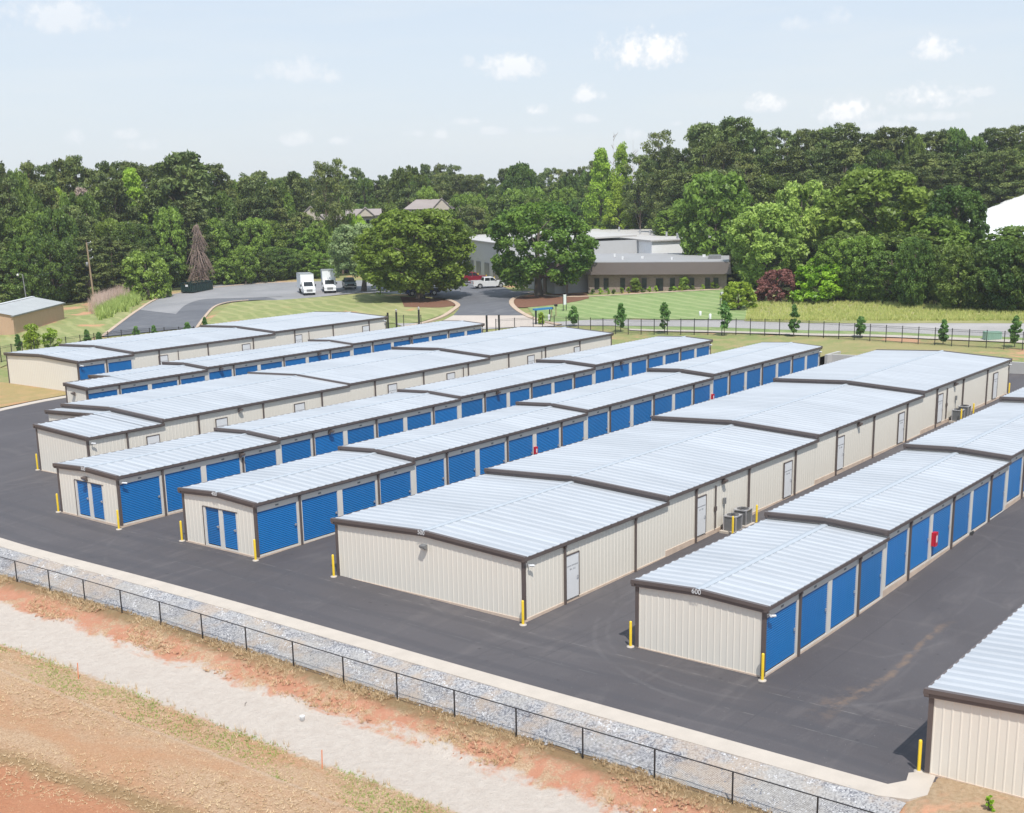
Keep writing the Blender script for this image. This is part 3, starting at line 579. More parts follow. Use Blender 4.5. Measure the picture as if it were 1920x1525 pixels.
def building(name, label, x0, yl, yr, secs, end, rise, lay, group, number=None, first_half=None, front='plain', fd=None):
    root = thing(name, label, 'storage building', (x0, (yl+yr)/2, secs[0][1]-HE), 0, group)
    zr = secs[0][1]-HE; yc = (yl+yr)/2; W = (yl-yr)/2
    loc = lambda x: x-x0
    inv = Matrix.Translation((-x0, -yc, -zr))
    def P(nm, b, m, parent=None):
        b.v = [(p[0]-x0, p[1]-yc, p[2]-zr) for p in b.v]; return b.build(nm, m, parent or root)
    def lift(o, x, y, z, rz=0.): o.location = (x-x0, y-yc, z-zr); return o
    K = len(secs)
    for k, (s0, ze) in enumerate(secs):
        xa = x0+s0; xb = x0+(secs[k+1][0] if k+1 < K else end); zb = ze-HE; ylk = yl; segs = [(xa, xb, yl)]
        if k == 0 and first_half: segs = [(xa, x0+first_half, yc), (x0+first_half, xb, yl)]
        zt = ze-.02                     # wall top at the eaves
        # --- roof with ribs running down each slope
        b = MB(); ribf = []
        for (qa, qb, ytop) in segs:
            xs = [qa-OV]; xx = qa-OV; per = .61; j = 0; prof = [(qa-OV, 0)]
            x_end = qb+(OV if (k == K-1 and qb == xb) else -.0); s = qa-OV+.2
            while s+.3 < x_end:
                prof += [(s, 0), (s+.12, .030), (s+.19, .030), (s+.31, 0)]; s += per
            prof.append((x_end, 0))
            sides = [(-1, yr-OV)] + ([(1, yl+OV)] if ytop == yl else [])
            for sg, ye in sides:
                vs = []
                for (px_, o) in prof:
                    vs += [(px_, ye, ze+o), (px_, yc, ze+rise+o)]
                fs = [(2*i, 2*i+2, 2*i+3, 2*i+1) if sg < 0 else (2*i, 2*i+1, 2*i+3, 2*i+2) for i in range(len(prof)-1)]
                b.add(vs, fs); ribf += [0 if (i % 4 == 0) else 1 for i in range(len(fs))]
        ro = P('roof', b, M['roof']); ro.data.materials.append(M['roofrib_lit']); ro.data.polygons.foreach_set('material_index', ribf)
        b = MB(); qa = segs[0][0]; x_end = xb+(OV if k == K-1 else 0)
        if k == 0 and first_half: qa = segs[1][0]
        b.add([(qa-OV, yc-.17, ze+rise+.035), (x_end, yc-.17, ze+rise+.035), (x_end, yc, ze+rise+.075), (qa-OV, yc, ze+rise+.075), (x_end, yc+.17, ze+rise+.035), (qa-OV, yc+.17, ze+rise+.035), (qa-OV, yc-.17, ze+rise-.02), (x_end, yc-.17, ze+rise-.02), (x_end, yc+.17, ze+rise-.02), (qa-OV, yc+.17, ze+rise-.02)], [(0, 1, 2, 3), (3, 2, 4, 5), (6, 7, 1, 0), (5, 4, 8, 9)])
        P('ridge_cap', b, M['ridge'])
        # --- gutters and rake trim
        b = MB(); b.prism([(yr-.01, ze-.03), (yr-.01, ze-GUT), (yr-OV+.02, ze-GUT), (yr-OV-.045, ze-GUT+.06), (yr-OV-.045, ze+.012), (yr-OV-.01, ze+.012)], xa-OV-.03, x_end+.03)
        P('gutter', b, M['trim'])
        b = MB(); ga = segs[-1][0]
        b.prism([(yl+.01, ze-.03), (yl+OV+.01, ze+.012), (yl+OV+.045, ze+.012), (yl+OV+.045, ze-GUT+.06), (yl+OV-.02, ze-GUT), (yl+.01, ze-GUT)], ga-OV-.03, x_end+.03)
        P('gutter', b, M['trim'])
        def rake(xf, yA, zA, yB, zB, sgn=-1):
            f, i = xf+sgn*(OV+.035), xf+sgn*.002; b = MB()
            for (z_hi, z_lo, ff) in ((.055, -.10, f), (-.10, -RAKE, f-sgn*.05)):
                b.hexa([(i, yA, zA+z_lo), (i, yB, zB+z_lo), (ff, yB, zB+z_lo), (ff, yA, zA+z_lo), (i, yA, zA+z_hi), (i, yB, zB+z_hi), (ff, yB, zB+z_hi), (ff, yA, zA+z_hi)] if sgn > 0 else
                       [(ff, yA, zA+z_lo), (ff, yB, zB+z_lo), (i, yB, zB+z_lo), (i, yA, zA+z_lo), (ff, yA, zA+z_hi), (ff, yB, zB+z_hi), (i, yB, zB+z_hi), (i, yA, zA+z_hi)])
            P('rake_trim', b, M['trim'])
        if k == 0 and first_half:
            rake(xa, yr-OV-.03, ze, yc, ze+rise); rake(x0+first_half, yc, ze+rise, yl+OV+.03, ze)
            b = MB(); b.box(xa-OV-.03, x0+first_half, yc-.002, yc+.10, ze+rise-RAKE, ze+rise+.05); P('rake_trim', b, M['trim'])
        else:
            rake(xa, yr-OV-.03, ze, yc, ze+rise); rake(xa, yc, ze+rise, yl+OV+.03, ze)
        if k == K-1: rake(xb, yr-OV-.03, ze, yc, ze+rise, 1); rake(xb, yc, ze+rise, yl+OV+.03, ze, 1)
        # --- foundation
        b = MB(); b.box(xa-.03, xb-(.002 if k+1 < K else -.03), yr-.03, (yc if (k == 0 and first_half) else yl)+.03, zb-.7, zb+.001)
        if k == 0 and first_half: b.box(x0+first_half-.03, xb-.002, yc+.032, yl+.03, zb-.7, zb)
        P('foundation', b, M['found'])
        # --- walls
        b = MB(); flat = lambda t: zt
        ribbed(b, (ga, yl), (xb, yl), (0, 1), zb, flat)
        gab = lambda t: zt+rise*(1-abs(2*t-1)) if not (k == 0 and first_half) else zt+rise*(1-t)
        zprev = zb if k == 0 else secs[k-1][1]-.15
        if k == 0 and first_half:
            ribbed(b, (xa, yc), (xa, yr), (-1, 0), zb, gab); ribbed(b, (xa, yc), (x0+first_half, yc), (0, 1), zb, lambda t: zt+rise)
            ribbed(b, (x0+first_half, yl), (x0+first_half, yc), (-1, 0), zb, lambda t: zt+rise*t)
        elif k == 0 and fd:
            g2 = lambda y: zt+rise*(1-abs(2*(yl-y)/(yl-yr)-1))
            y1, y2 = yl-fd[0], yl-fd[-1]
            ribbed(b, (xa, yl), (xa, y1), (-1, 0), zb, lambda t: g2(yl+(y1-yl)*t)); ribbed(b, (xa, y2), (xa, yr), (-1, 0), zb, lambda t: g2(y2+(yr-y2)*t))
            ribbed(b, (xa, y1), (xa, y2), (-1, 0), zb+2.22, lambda t: g2(y1+(y2-y1)*t))
        else:
            ribbed(b, (xa, yl), (xa, yr), (-1, 0), zprev, gab)
        if k == K-1: ribbed(b, (xb, yr), (xb, yl), (1, 0), zb, lambda t: zt+rise*(1-abs(2*t-1)))
        nb_ = lay[k][0]; bw = (xb-xa)/nb_; kind = lay[k][1]
        if kind == 'wall': ribbed(b, (xa, yr), (xb, yr), (0, -1), zb, flat)
        P('wall', b, M['wall'])
        if kind == 'doors':
            b = MB(); hd = zb+2.46; e0 = .10 if k == 0 else .24; dw_off = .20
            b.box(xa+.002, xb-.002, yr-.012, yr+.05, hd, ze-GUT+.02)
            P('door_header', b, M['jamb'])
            b = MB(); xs_prev = xa
            for j in range(nb_):
                da = xa+j*bw+(e0 if j == 0 else dw_off); db = xa+(j+1)*bw-(.24 if j == nb_-1 else dw_off)
                P('door_post', MB().box(xs_prev+.003, da, yr-.022, yr+.05, zb, hd-.003), M['jamb']); xs_prev = db
                w = db-da
                o = link('roll_up_door', door_mesh(w, hd-zb-.1), root, (da-x0, yr+.04-yc, zb+.1-zr))
                link('latch', latch_mesh, o, (w-.13, -.02, 1.1))
                if (round(w, 2)) not in bar_mesh: bar_mesh[round(w, 2)] = MB().box(0, w, -.04, 0, 0, .075).mesh('bottom_bar', M['jamb'])
                link('bottom_bar', bar_mesh[round(w, 2)], root, (da-x0, yr+.02-yc, zb+.004-zr))
                link('unit_plate', plate_mesh, root, ((da+db)/2-x0, yr-.013-yc, hd+.14-zr))
                cb = None
            P('door_post', MB().box(xs_prev, xb-.003, yr-.022, yr+.05, zb, hd-.003), M['jamb'])
        # --- downspouts at the first bay line, then every second one
        for j in range(1, nb_, 2):
            xd = xa+j*bw; b = MB(); b.box(xd-.05, xd+.05, yr-.125, yr-.034, zb-.35, ze-GUT-.1); b.box(xd-.055, xd+.055, yr-.16, yr-.03, ze-GUT-.1, ze-GUT+.001)
            P('downspout', b, M['trim'])
    # corner trims
    xa, ze = x0, secs[0][1]; zb = ze-HE; b = MB(); yy = yc if first_half else yl
    b.box(xa-.045, xa+.10, yy-.12, yy+.045, zb, ze-RAKE+(rise if first_half else 0)); P('corner_trim', b, M['trim'])
    b = MB(); b.box(xa-.045, xa+.08, yr-.045, yr+.12, zb, ze-RAKE); P('corner_trim', b, M['trim'])
    ze = secs[-1][1]; b = MB(); b.box(x0+end-.1, x0+end+.045, yr-.045, yr+.1, ze-HE, ze-GUT); P('corner_trim', b, M['trim'])
    if number:
        o = link('number_sign', text_mesh(number, .30), root, (-OV-.075, 0 , secs[0][1]+rise-.05-zr)); o.data.materials.append(M['white']); o.rotation_euler = (R(90), 0, R(-90))
    if fd:
        b = MB(); zb = secs[0][1]-HE; ys = [yl-q for q in fd]     # fd: left edge, door1 l, door1 r, door2 l, door2 r, right edge
        for (p, q) in ((0, 1), (2, 3), (4, 5)): P('door_post', MB().box(x0-.022, x0+.05, ys[q], ys[p], zb, zb+2.22), M['jamb'])
        b = MB(); b.box(x0-.045, x0-.001, ys[5]-.02, ys[0]+.02, zb+2.225, zb+2.27); b.box(x0-.045, x0-.023, ys[0]-.0, ys[0]+.05, zb, zb+2.224); P('door_frame_trim', b, M['trim'])
        for (p, q) in ((1, 2), (3, 4)):
            w = ys[p]-ys[q]
            o = link('roll_up_door', door_mesh(w, 2.1), root, (.04, ys[p]-yc, zb+.11-zr), R(-90)); link('latch', latch_mesh, o, (w-.13, -.02, 1.1))
            link('bottom_bar', MB().box(0, w, -.04, 0, 0, .075).mesh('bottom_bar', M['jamb']), root, (.02, ys[p]-yc, zb+.004-zr), R(-90))
    return root
GRP = 'rows of white-roofed storage buildings in the yard'
def secs_of(s, z): return list(zip([0]+s[:len(z)-1], z))
D4 = [(4, 'doors'), (6, 'doors'), (6, 'doors'), (7, 'doors')]; W4 = [(4, 'wall'), (6, 'wall'), (6, 'wall'), (7, 'wall')]
B = {}
B[6] = building('storage_building', 'narrow storage building marked 600, blue doors facing the wide right-hand lane', 44.42, 28.191, 22.077, secs_of([12.42, 30.94, 49.36], [2.04, 2.368, 2.699, 3.055]), 70.26, .16, D4, GRP, '600')
B[5] = building('storage_building', 'wide storage building marked 500, plain beige side with white walk doors and air conditioners', 44.099, 46.135, 34.047, secs_of([12.42, 30.87, 49.4], [2.197, 2.487, 2.78, 3.055]), 70.24, .305, W4, GRP, '500')
FD = [1.72, 1.90, 3.02, 3.34, 4.44, 4.56]
B[4] = building('storage_building', 'narrow storage building marked 400, two slim blue front doors, next to the 500 building', 43.641, 57.801, 51.746, secs_of([12.49, 30.96, 49.33], [2.351, 2.571, 2.787, 3.071]), 70.29, .182, D4, GRP, '400', fd=FD)
B[3] = building('storage_building', 'narrow storage building marked 300, two slim blue front doors under a wall lamp', 43.438, 69.592, 63.513, secs_of([12.46, 30.97, 49.4], [2.386, 2.604, 2.772, 3.023]), 70.25, .15, D4, GRP, '300', fd=FD)
B[2] = building('storage_building', 'wide beige storage building with a notched front corner, behind the 300 building', 49.732, 87.84, 75.72, secs_of([6.23, 24.9, 43.43], [2.344, 2.636, 2.761, 2.982]), 64.28, .29, [(2, 'wall'), (6, 'wall'), (6, 'wall'), (7, 'wall')], GRP, first_half=4.82)
B[1] = building('storage_building', 'narrow blue-doored storage building second from the far left, lamp on its half-width front', 62.232, 100.167, 94.118, secs_of([12.6, 31.28], [2.543, 2.769, 2.942]), 52.59, .16, [(4, 'doors'), (6, 'doors'), (7, 'doors')], GRP, first_half=4.56)
B[0] = building('storage_building', 'farthest-left wide storage building with only two blue doors, standing beside the brown grass', 69.674, 118.443, 106.417, secs_of([6.18, 24.39], [3.028, 3.228, 3.435]), 41.98, .24, [(2, 'doors'), (6, 'wall'), (6, 'wall')], GRP)
B[7] = building('storage_building', 'nearest storage building, cut off by the bottom right corner of the photo', 39.88, 13.62, 1.5, secs_of([12.4, 30.9, 49.4], [1.996, 2.33, 2.66, 3.0]), 70.2, .305, W4, GRP)
def rel(b, x, y, z):
    o = B[b].location; return (x-o.x, y-o.y, z-o.z)
YR_ = {6: 22.077, 5: 34.047, 4: 51.746, 3: 63.513, 2: 75.72, 1: 94.118, 0: 106.417}
def sec_z(b, x):
    tab = {6: (44.42, [12.42, 30.94, 49.36], [2.04, 2.368, 2.699, 3.055]), 5: (44.099, [12.42, 30.87, 49.4], [2.197, 2.487, 2.78, 3.055]), 4: (43.641, [12.49, 30.96, 49.33], [2.351, 2.571, 2.787, 3.071]),
           3: (43.438, [12.46, 30.97, 49.4], [2.386, 2.604, 2.772, 3.023]), 2: (49.732, [6.23, 24.9, 43.43], [2.344, 2.636, 2.761, 2.982]), 1: (62.232, [12.6, 31.28], [2.543, 2.769, 2.942]), 0: (69.674, [6.18, 24.39], [3.028, 3.228, 3.435])}[b]
    k = sum(1 for s in tab[1] if x-tab[0] > s); return tab[2][k]
# cameras and lamps at the near corners
for b in (6, 5, 3, 2, 0): 
    x0 = B[b].location.x; camera_unit(B[b], rel(b, x0+.25, YR_[b]-.02, sec_z(b, x0+1)-.42))
for b, xe in ((5, 114.34), (4, 113.93), (3, 113.69), (1, 114.8), (0, 111.6)): camera_unit(B[b], rel(b, xe-.3, YR_[b]-.02, sec_z(b, xe-1)-.42))
lamp(B[5], rel(5, 44.099-.03, 40.1-.05, 1.72), R(-90), True)
lamp(B[3], rel(3, 43.438-.05, 66.6, 1.86), R(-90)); lamp(B[1], rel(1, 62.2, 95.9, 1.9), R(-90))
for b, us in ((6, ()), (5, (1355, 1609, 1789)), (4, ()), (3, (450, 618, 932, 1164)), (2, (448,)), (1, (413, 597, 768)), (0, ())):
    for u in us:
        x = on_wall(YR_[b], sec_z(b, 80)-.3, u); lamp(B[b], rel(b, x, YR_[b]-.03, sec_z(b, x)-.38))
# white walk doors
LET = {0: 'CLIMATE CONTROLLED'}
def walk_door(b, u, n1):
    zt = sec_z(b, 60); x = on_wall(YR_[b], zt-1, u); zt = sec_z(b, x+.3); zb = zt-HE; x = on_wall(YR_[b], zb+1.1, u)
    o = MB().box(0, 1.02, -.05, 0, 0, 2.16).build('walk_door', M['white'], B[b], rel(b, x, YR_[b]-.034, zb+.08))
    f = MB().box(-.05, 0, -.07, 0, 0, 2.2).box(1.02, 1.07, -.07, 0, 0, 2.2).box(-.05, 1.07, -.07, 0, 2.16, 2.21).build('frame', M['trim'], o)
    MB().tube((.92, -.05, 1.02), (.92, -.12, 1.02), .025).tube((.92, -.12, 1.02), (.80, -.12, 1.0), .018).build('handle', M['steel'], o)
    for s, z, sz in (('CLIMATE CONTROLLED', 1.62, .085), (n1, 1.44, .12)):
        t = link('lettering', text_mesh(s, sz, .002), o, (.5, -.053, z)); t.data.materials.append(M['ink']); t.rotation_euler = (R(90), 0, 0)
for k, u in enumerate((1059.5, 1303.5, 1468, 1567.5, 1682.5, 1756, 1860.5)): walk_door(5, u, '%d - %d' % (501+k*12, 512+k*12))
for k, u in enumerate((277, 406, 553, 728, 838, 989, 1076)): walk_door(2, u, '%d - %d' % (201+k*12, 212+k*12))
for k, u in enumerate((299, 455, 553, 680)): walk_door(0, u, '%d - %d' % (1+k*12, 12+k*12))
# conduits on the plain walls
for b, u in ((5, 1340), (5, 1773.5), (0, 334), (0, 579), (2, 868), (2, 1015)):
    zt = sec_z(b, 60); x = on_wall(YR_[b], zt-1, u); zt = sec_z(b, x)
    MB().tube((0, 0, .1), (0, 0, 2.55), .045, n=6).box(-.09, .09, -.05, .05, 1.1, 1.35).build('line_set_cover', M['trim'], B[b], rel(b, x, YR_[b]-.08, zt-HE))
for b, u in ((5, 1356), (5, 1790)):
    zt = sec_z(b, 60); x = on_wall(YR_[b], zt-1.3, u); zt = sec_z(b, x)
    MB().box(-.1, .1, -.12, 0, 1.3, 1.65).tube((0, -.05, .2), (0, -.05, 1.3), .02, n=5).build('switch_box', M['acgrey'], B[b], rel(b, x, YR_[b]-.034, zt-HE))
# ---------------------------------------------------------------- extinguisher cabinets
def red_box(b, u, v, label, k=1.):
    z = -.2; 
    x = on_wall(YR_[b], z, u); o = tag(MB().box(-.17, .17, -.2, 0, 0, .72).box(-.185, .185, -.22, -.2, -.015, .735).build('extinguisher_cabinet', M['red'], None, (x, YR_[b]-.03, A(u, v, math.hypot(x, YR_[b])).z-.36*k)), label, 'extinguisher cabinet', 'red extinguisher cabinets')
    MB().box(-.08, .08, -.235, -.221, .2, .55).build('window', M['white'], o); o.scale = (k, k, k)
red_box(6, 1746, 1010, 'red extinguisher cabinet between two blue doors of the 600 building'); red_box(4, 1002.5, 845, 'red extinguisher cabinet on the 400 building, beside a door in its second stepped section', .75)
red_box(4, 1333.5, 745, 'red extinguisher cabinet on the 400 building where its last section steps up', .75)
# ---------------------------------------------------------------- bollards
def bollard(x, y, label, base=True):
    z = Tz(x, y); o = tag(link('bollard', None, None, (x, y, z)), label, 'bollard', 'yellow bollards at the building corners')
    MB().lathe((0, 0, 0), [(.062, -.2), (.062, 1.13), (.05, 1.17), (0, 1.19)], 14).build('post', M['yellow'], o)
    if base: MB().lathe((0, 0, 0), [(.17, -.1), (.17, .035), (.06, .05)], 12).build('concrete_footing', M['conc'], o)
def gxy(u, v): p = G(u, v); return p.x, p.y
for (u, v, l) in [(1182.3, 1213, 'yellow bollard left of the front end of the 600 building'), (1435.5, 1273, 'yellow bollard at the front right corner of the 600 building'), (626, 1081.5, 'yellow bollard left of the front end of the 500 building'), (986.5, 1166, 'yellow bollard at the front right corner of the 500 building'),
 (341.5, 1014.5, 'yellow bollard left of the front end of the 400 building'), (485, 1046, 'yellow bollard at the front right corner of the 400 building'), (109.8, 960.3, 'yellow bollard left of the front end of the 300 building'), (229, 988, 'yellow bollard at the front right corner of the 300 building'), (71, 881.5, 'yellow bollard at the front corner of the notched beige building'), (1722.5, 1447, 'yellow bollard standing on the kerb beside the nearest building')]:
    x, y = {986.5: (43.80, 33.93), 485: (43.35, 51.64), 229: (43.14, 63.40), 1435.5: (44.14, 21.98)}.get(u) or gxy(u, v); bollard(x, y, l)
for (x, y, l) in [(on_wall(32.9, .4, 1374.5), 32.9, 'yellow bollard in front of the nearer air-conditioner pair'), (on_wall(32.9, .2, 1419), 32.9, 'yellow bollard behind the nearer air-conditioner pair'), (on_wall(32.9, .9, 1803), 32.9, 'yellow bollard in front of the farther air-conditioner pair'), (on_wall(32.9, .9, 1826), 32.9, 'yellow bollard behind the farther air-conditioner pair'), (on_wall(33.6, .4, 1892), 33.6, 'yellow bollard at the far right corner of the 500 building')]: bollard(x, y, l)
# ---------------------------------------------------------------- air conditioners
def ac(x, y, z, label):
    o = thing('air_conditioner', label, 'air conditioner', (x, y, z), R(3), 'outdoor air conditioner units')
    MB().box(-.58, .58, -.55, .55, -.3, .12).build('pad', M['conc'], o)
    b = MB()
    for i in range(11): b.box(-.37, .37, -.37, .37, .15+i*.07, .195+i*.07)
    b.box(-.35, .35, -.35, .35, .15, .93); b.build('louvred_body', M['acgrey'], o)
    c = MB()
    for sx in (-1, 1):
        for sy in (-1, 1): c.box(sx*.38-.03, sx*.38+.03, sy*.38-.03, sy*.38+.03, .12, .94)
    c.box(-.41, .41, -.41, .41, .94, 1.0); c.build('casing', M['silver'], o)
    f = MB(); 
    for r in (.10, .18, .26, .33): f.lathe((0, 0, 1.02), [(r-.012, 0), (r, .012), (r+.012, 0)], 20)
    for i in range(8): t = i*math.pi/4; f.tube((0, 0, 1.03), (.34*math.cos(t), .34*math.sin(t), 1.02), .008, n=4)
    f.build('fan_grille', M['black'], o)
for (u, l) in ((1374, 'nearer air conditioner of the pair beside the first lettered door'), (1397, 'farther air conditioner of the pair beside the downspout, partly behind the first unit'), (1797, 'nearer air conditioner of the far pair on the 500 building'), (1812, 'farther air conditioner of the far pair on the 500 building')):
    z0 = -.6 if u < 1500 else 0; x = on_wall(33.35, z0+.55, u); ac(x, 33.35 if u in (1374, 1797) else 33.5, Tz(x, 33.3), l)
# black drain bump beside the 600 building's doors
x, y = gxy(1821, 1001); tag(MB().hexa([(-.35, -.12, 0), (.35, -.12, 0), (.35, .12, 0), (-.35, .12, 0), (-.28, -.07, .13), (.28, -.07, .13), (.28, .09, .13), (-.28, .09, .13)]).build('rubber_wheel_stop', M['rubber'], None, (x, y, Tz(x, y)), R(10)), 'small black rubber block on the asphalt beside the blue doors', 'wheel stop')

# ---------------------------------------------------------------- fences
def chain_fence():
    x = 35.1; root = thing('chain_link_fence', 'long low black chain-link fence between the gravel strip and the clay bank', 'fence', (x, 40, Tz(x, 40)))
    ys = [61.15+3.05*6-3.05*i for i in range(29)]; zr = Tz(x, 40)
    for y in ys:
        z = Tz(x, y)-zr; MB().tube((0, y-40, z-.3), (0, y-40, z+1.2), .032, n=8).build('post', M['black'], root)
    b = MB(); m = MB(); bt = MB()
    for a, c in zip(ys[:-1], ys[1:]):
        za, zc = Tz(x, a)-zr, Tz(x, c)-zr
        b.tube((0, a-40, za+1.19), (0, c-40, zc+1.19), .022, n=6, cap=False); bt.tube((0, a-40, za+.06), (0, c-40, zc+.06), .006, n=4, cap=False)
        n = int(abs(c-a)/.075); H = 1.13; L = abs(c-a)
        for sg in (1, -1):
            k = -int(H/.075)
            while k <= n:
                y0 = k*.075; y1 = y0+H
                p0, p1 = max(0, y0), min(L, y1)
                if p1 > p0:
                    h0, h1 = (p0-y0), (p1-y0)
                    if sg < 0: h0, h1 = H-h0, H-h1
                    A0 = (0, a-40-p0, za+.05+h0); A1 = (0, a-40-p1, za+.05+h1); w = .0028
                    m.add([(A0[0], A0[1]-w, A0[2]), (A0[0], A0[1]+w, A0[2]), (A1[0], A1[1]+w, A1[2]), (A1[0], A1[1]-w, A1[2])], [(0, 1, 2, 3)])
                k += 1
    b.build('top_rail', M['black'], root); m.build('wire_mesh', M['black'], root); bt.build('tension_wire', M['black'], root)
chain_fence()
def picket_fence(P, label, name='ornamental_fence', seg=1.83, h=1.83, zf=T, dpost=0):
    Q = [Vector((p[0], p[1])) for p in P]; L = sum((Q[i+1]-Q[i]).length for i in range(len(Q)-1)); n = int(L/seg)+1
    Q = resample(P, n, False); o0 = Q[0]; zr = float(zf(o0.x, o0.y)[0]); root = thing(name, label, 'fence', (o0.x, o0.y, zr))
    Z = [float(zf(q.x, q.y)[0])-zr for q in Q]; pk = MB(); rl = MB()
    pm = MB().box(-.035, .035, -.035, .035, -.3, h+.04).box(-.045, .045, -.045, .045, h+.04, h+.07).mesh('post', M['black'])
    for i, q in enumerate(Q): link('post', pm, root, (q.x-o0.x, q.y-o0.y, Z[i]))
    for i in range(n-1):
        a, b = Q[i]-o0, Q[i+1]-o0; za, zb = Z[i], Z[i+1]
        for hh in (h-.04, h-.22, .18): rl.tube((a.x, a.y, za+hh), (b.x, b.y, zb+hh), .019, n=4, cap=False, smooth=False)
        m = 15
        for k in range(1, m+1):
            t = k/(m+1); c = a.lerp(b, t); z = za+(zb-za)*t
            pk.tube((c.x, c.y, z+.08), (c.x, c.y, z+h-.04), .0085, n=3, cap=False, smooth=False)
    rl.build('rails', M['black'], root); pk.build('pickets', M['black'], root); return root
def Gz(u, v, z): d = ray(u, v); t = (z-CAMH)/d[2]; p = CAMP+d*t; return (p[0], p[1])
FP = [(134.6, -30), (133.6, 15), (132.2, 39), (133.2, 52), (133.8, 66), (133.6, 80), (133.3, 90), (133, 99)]
picket_fence(FP, 'long black picket fence running along the near side of the road')
picket_fence([G(1000, 622)[:2], G(930, 626)[:2]], 'short black picket fence beside the gate at the end of the yard')
picket_fence([Gz(790, 617, .2), Gz(725, 618, .2)], 'black sliding gate at the far end of the wide beige building', 'gate', 1.6)
picket_fence([Gz(420, 640, .2), Gz(250, 645, 0), Gz(110, 664, -.2), Gz(60, 669, -.3), Gz(-40, 690, -.4)], 'black picket fence behind the farthest-left building')
# ---------------------------------------------------------------- foliage
def leaf_cloud(name, centers, radii, per, size, material, seed=0, flat=.75, up=.25, aspect=1.5, out=.7, origin=None, tints=None, shell=.55):
    """many small leaf cards gathered in clumps"""
    rs = np.random.RandomState(seed); C, Rr = np.array(centers, float), np.array(radii, float); n = len(C)
    idx = np.repeat(np.arange(n), per); N = len(idx)
    d = rs.normal(size=(N, 3)); d /= np.linalg.norm(d, axis=1)[:, None]; d[:, 2] = np.where(rs.rand(N) < .45, np.abs(d[:, 2]), d[:, 2])
    r = (shell+(1-shell)*rs.rand(N))[:, None]**.8
    p = C[idx]+d*r*Rr[idx][:, None]*np.array([1, 1, flat])
    nr = d*out+rs.normal(size=(N, 3))*.65+np.array([0, 0, up]); nr /= np.linalg.norm(nr, axis=1)[:, None]
    a = np.cross(nr, rs.normal(size=(N, 3))); a /= np.linalg.norm(a, axis=1)[:, None]; b = np.cross(nr, a)
    s = size*(.6+.8*rs.rand(N))[:, None]; a = a*s*aspect*.5; b = b*s*.5
    V = np.stack([p-a, p-b*.9, p+a, p+b*.9], 1).reshape(-1, 3)
    me = bpy.data.meshes.new(name); me.vertices.add(4*N); me.vertices.foreach_set('co', V.ravel()); me.loops.add(4*N); me.loops.foreach_set('vertex_index', np.arange(4*N))
    me.polygons.add(N); me.polygons.foreach_set('loop_start', np.arange(N)*4); me.polygons.foreach_set('loop_total', np.full(N, 4)); me.update()
    tv = rs.rand(n) if tints is None else np.array(tints); tt = np.clip(tv[idx]*.7+rs.rand(N)*.3, 0, 1)
    at = me.attributes.new('tint', 'FLOAT', 'FACE'); at.data.foreach_set('value', tt.astype(np.float32)); me.materials.append(material); return me
def limbs(b, base, top, r0, targets, rs, n=7):
    """tapered trunk with limbs out to the given clump centres"""
    base, top = Vector(base), Vector(top); K = 5; pts = [base.lerp(top, i/K)+Vector((rs.normal()*.012, rs.normal()*.012, 0))*(top-base).length*(1 if 0 < i < K else 0) for i in range(K+1)]
    for i in range(K): b.tube(pts[i], pts[i+1], r0*(1-.8*i/K)*(1.25 if i == 0 else 1), r0*(1-.8*(i+1)/K), n=n, cap=False)
    for t in targets:
        t = Vector(t); f = min(.92, max(.25, ((t.z-base.z)/(top.z-base.z+1e-6))-.28)); a = base.lerp(top, f); m = a.lerp(t, .5)+Vector((0, 0, (t-a).length*.06)); r = r0*.34*(1-f*.5)
        b.tube(a, m, r, r*.6, n=5, cap=False); b.tube(m, t, r*.6, r*.2, n=4, cap=False)
    return b
PROTO = {}
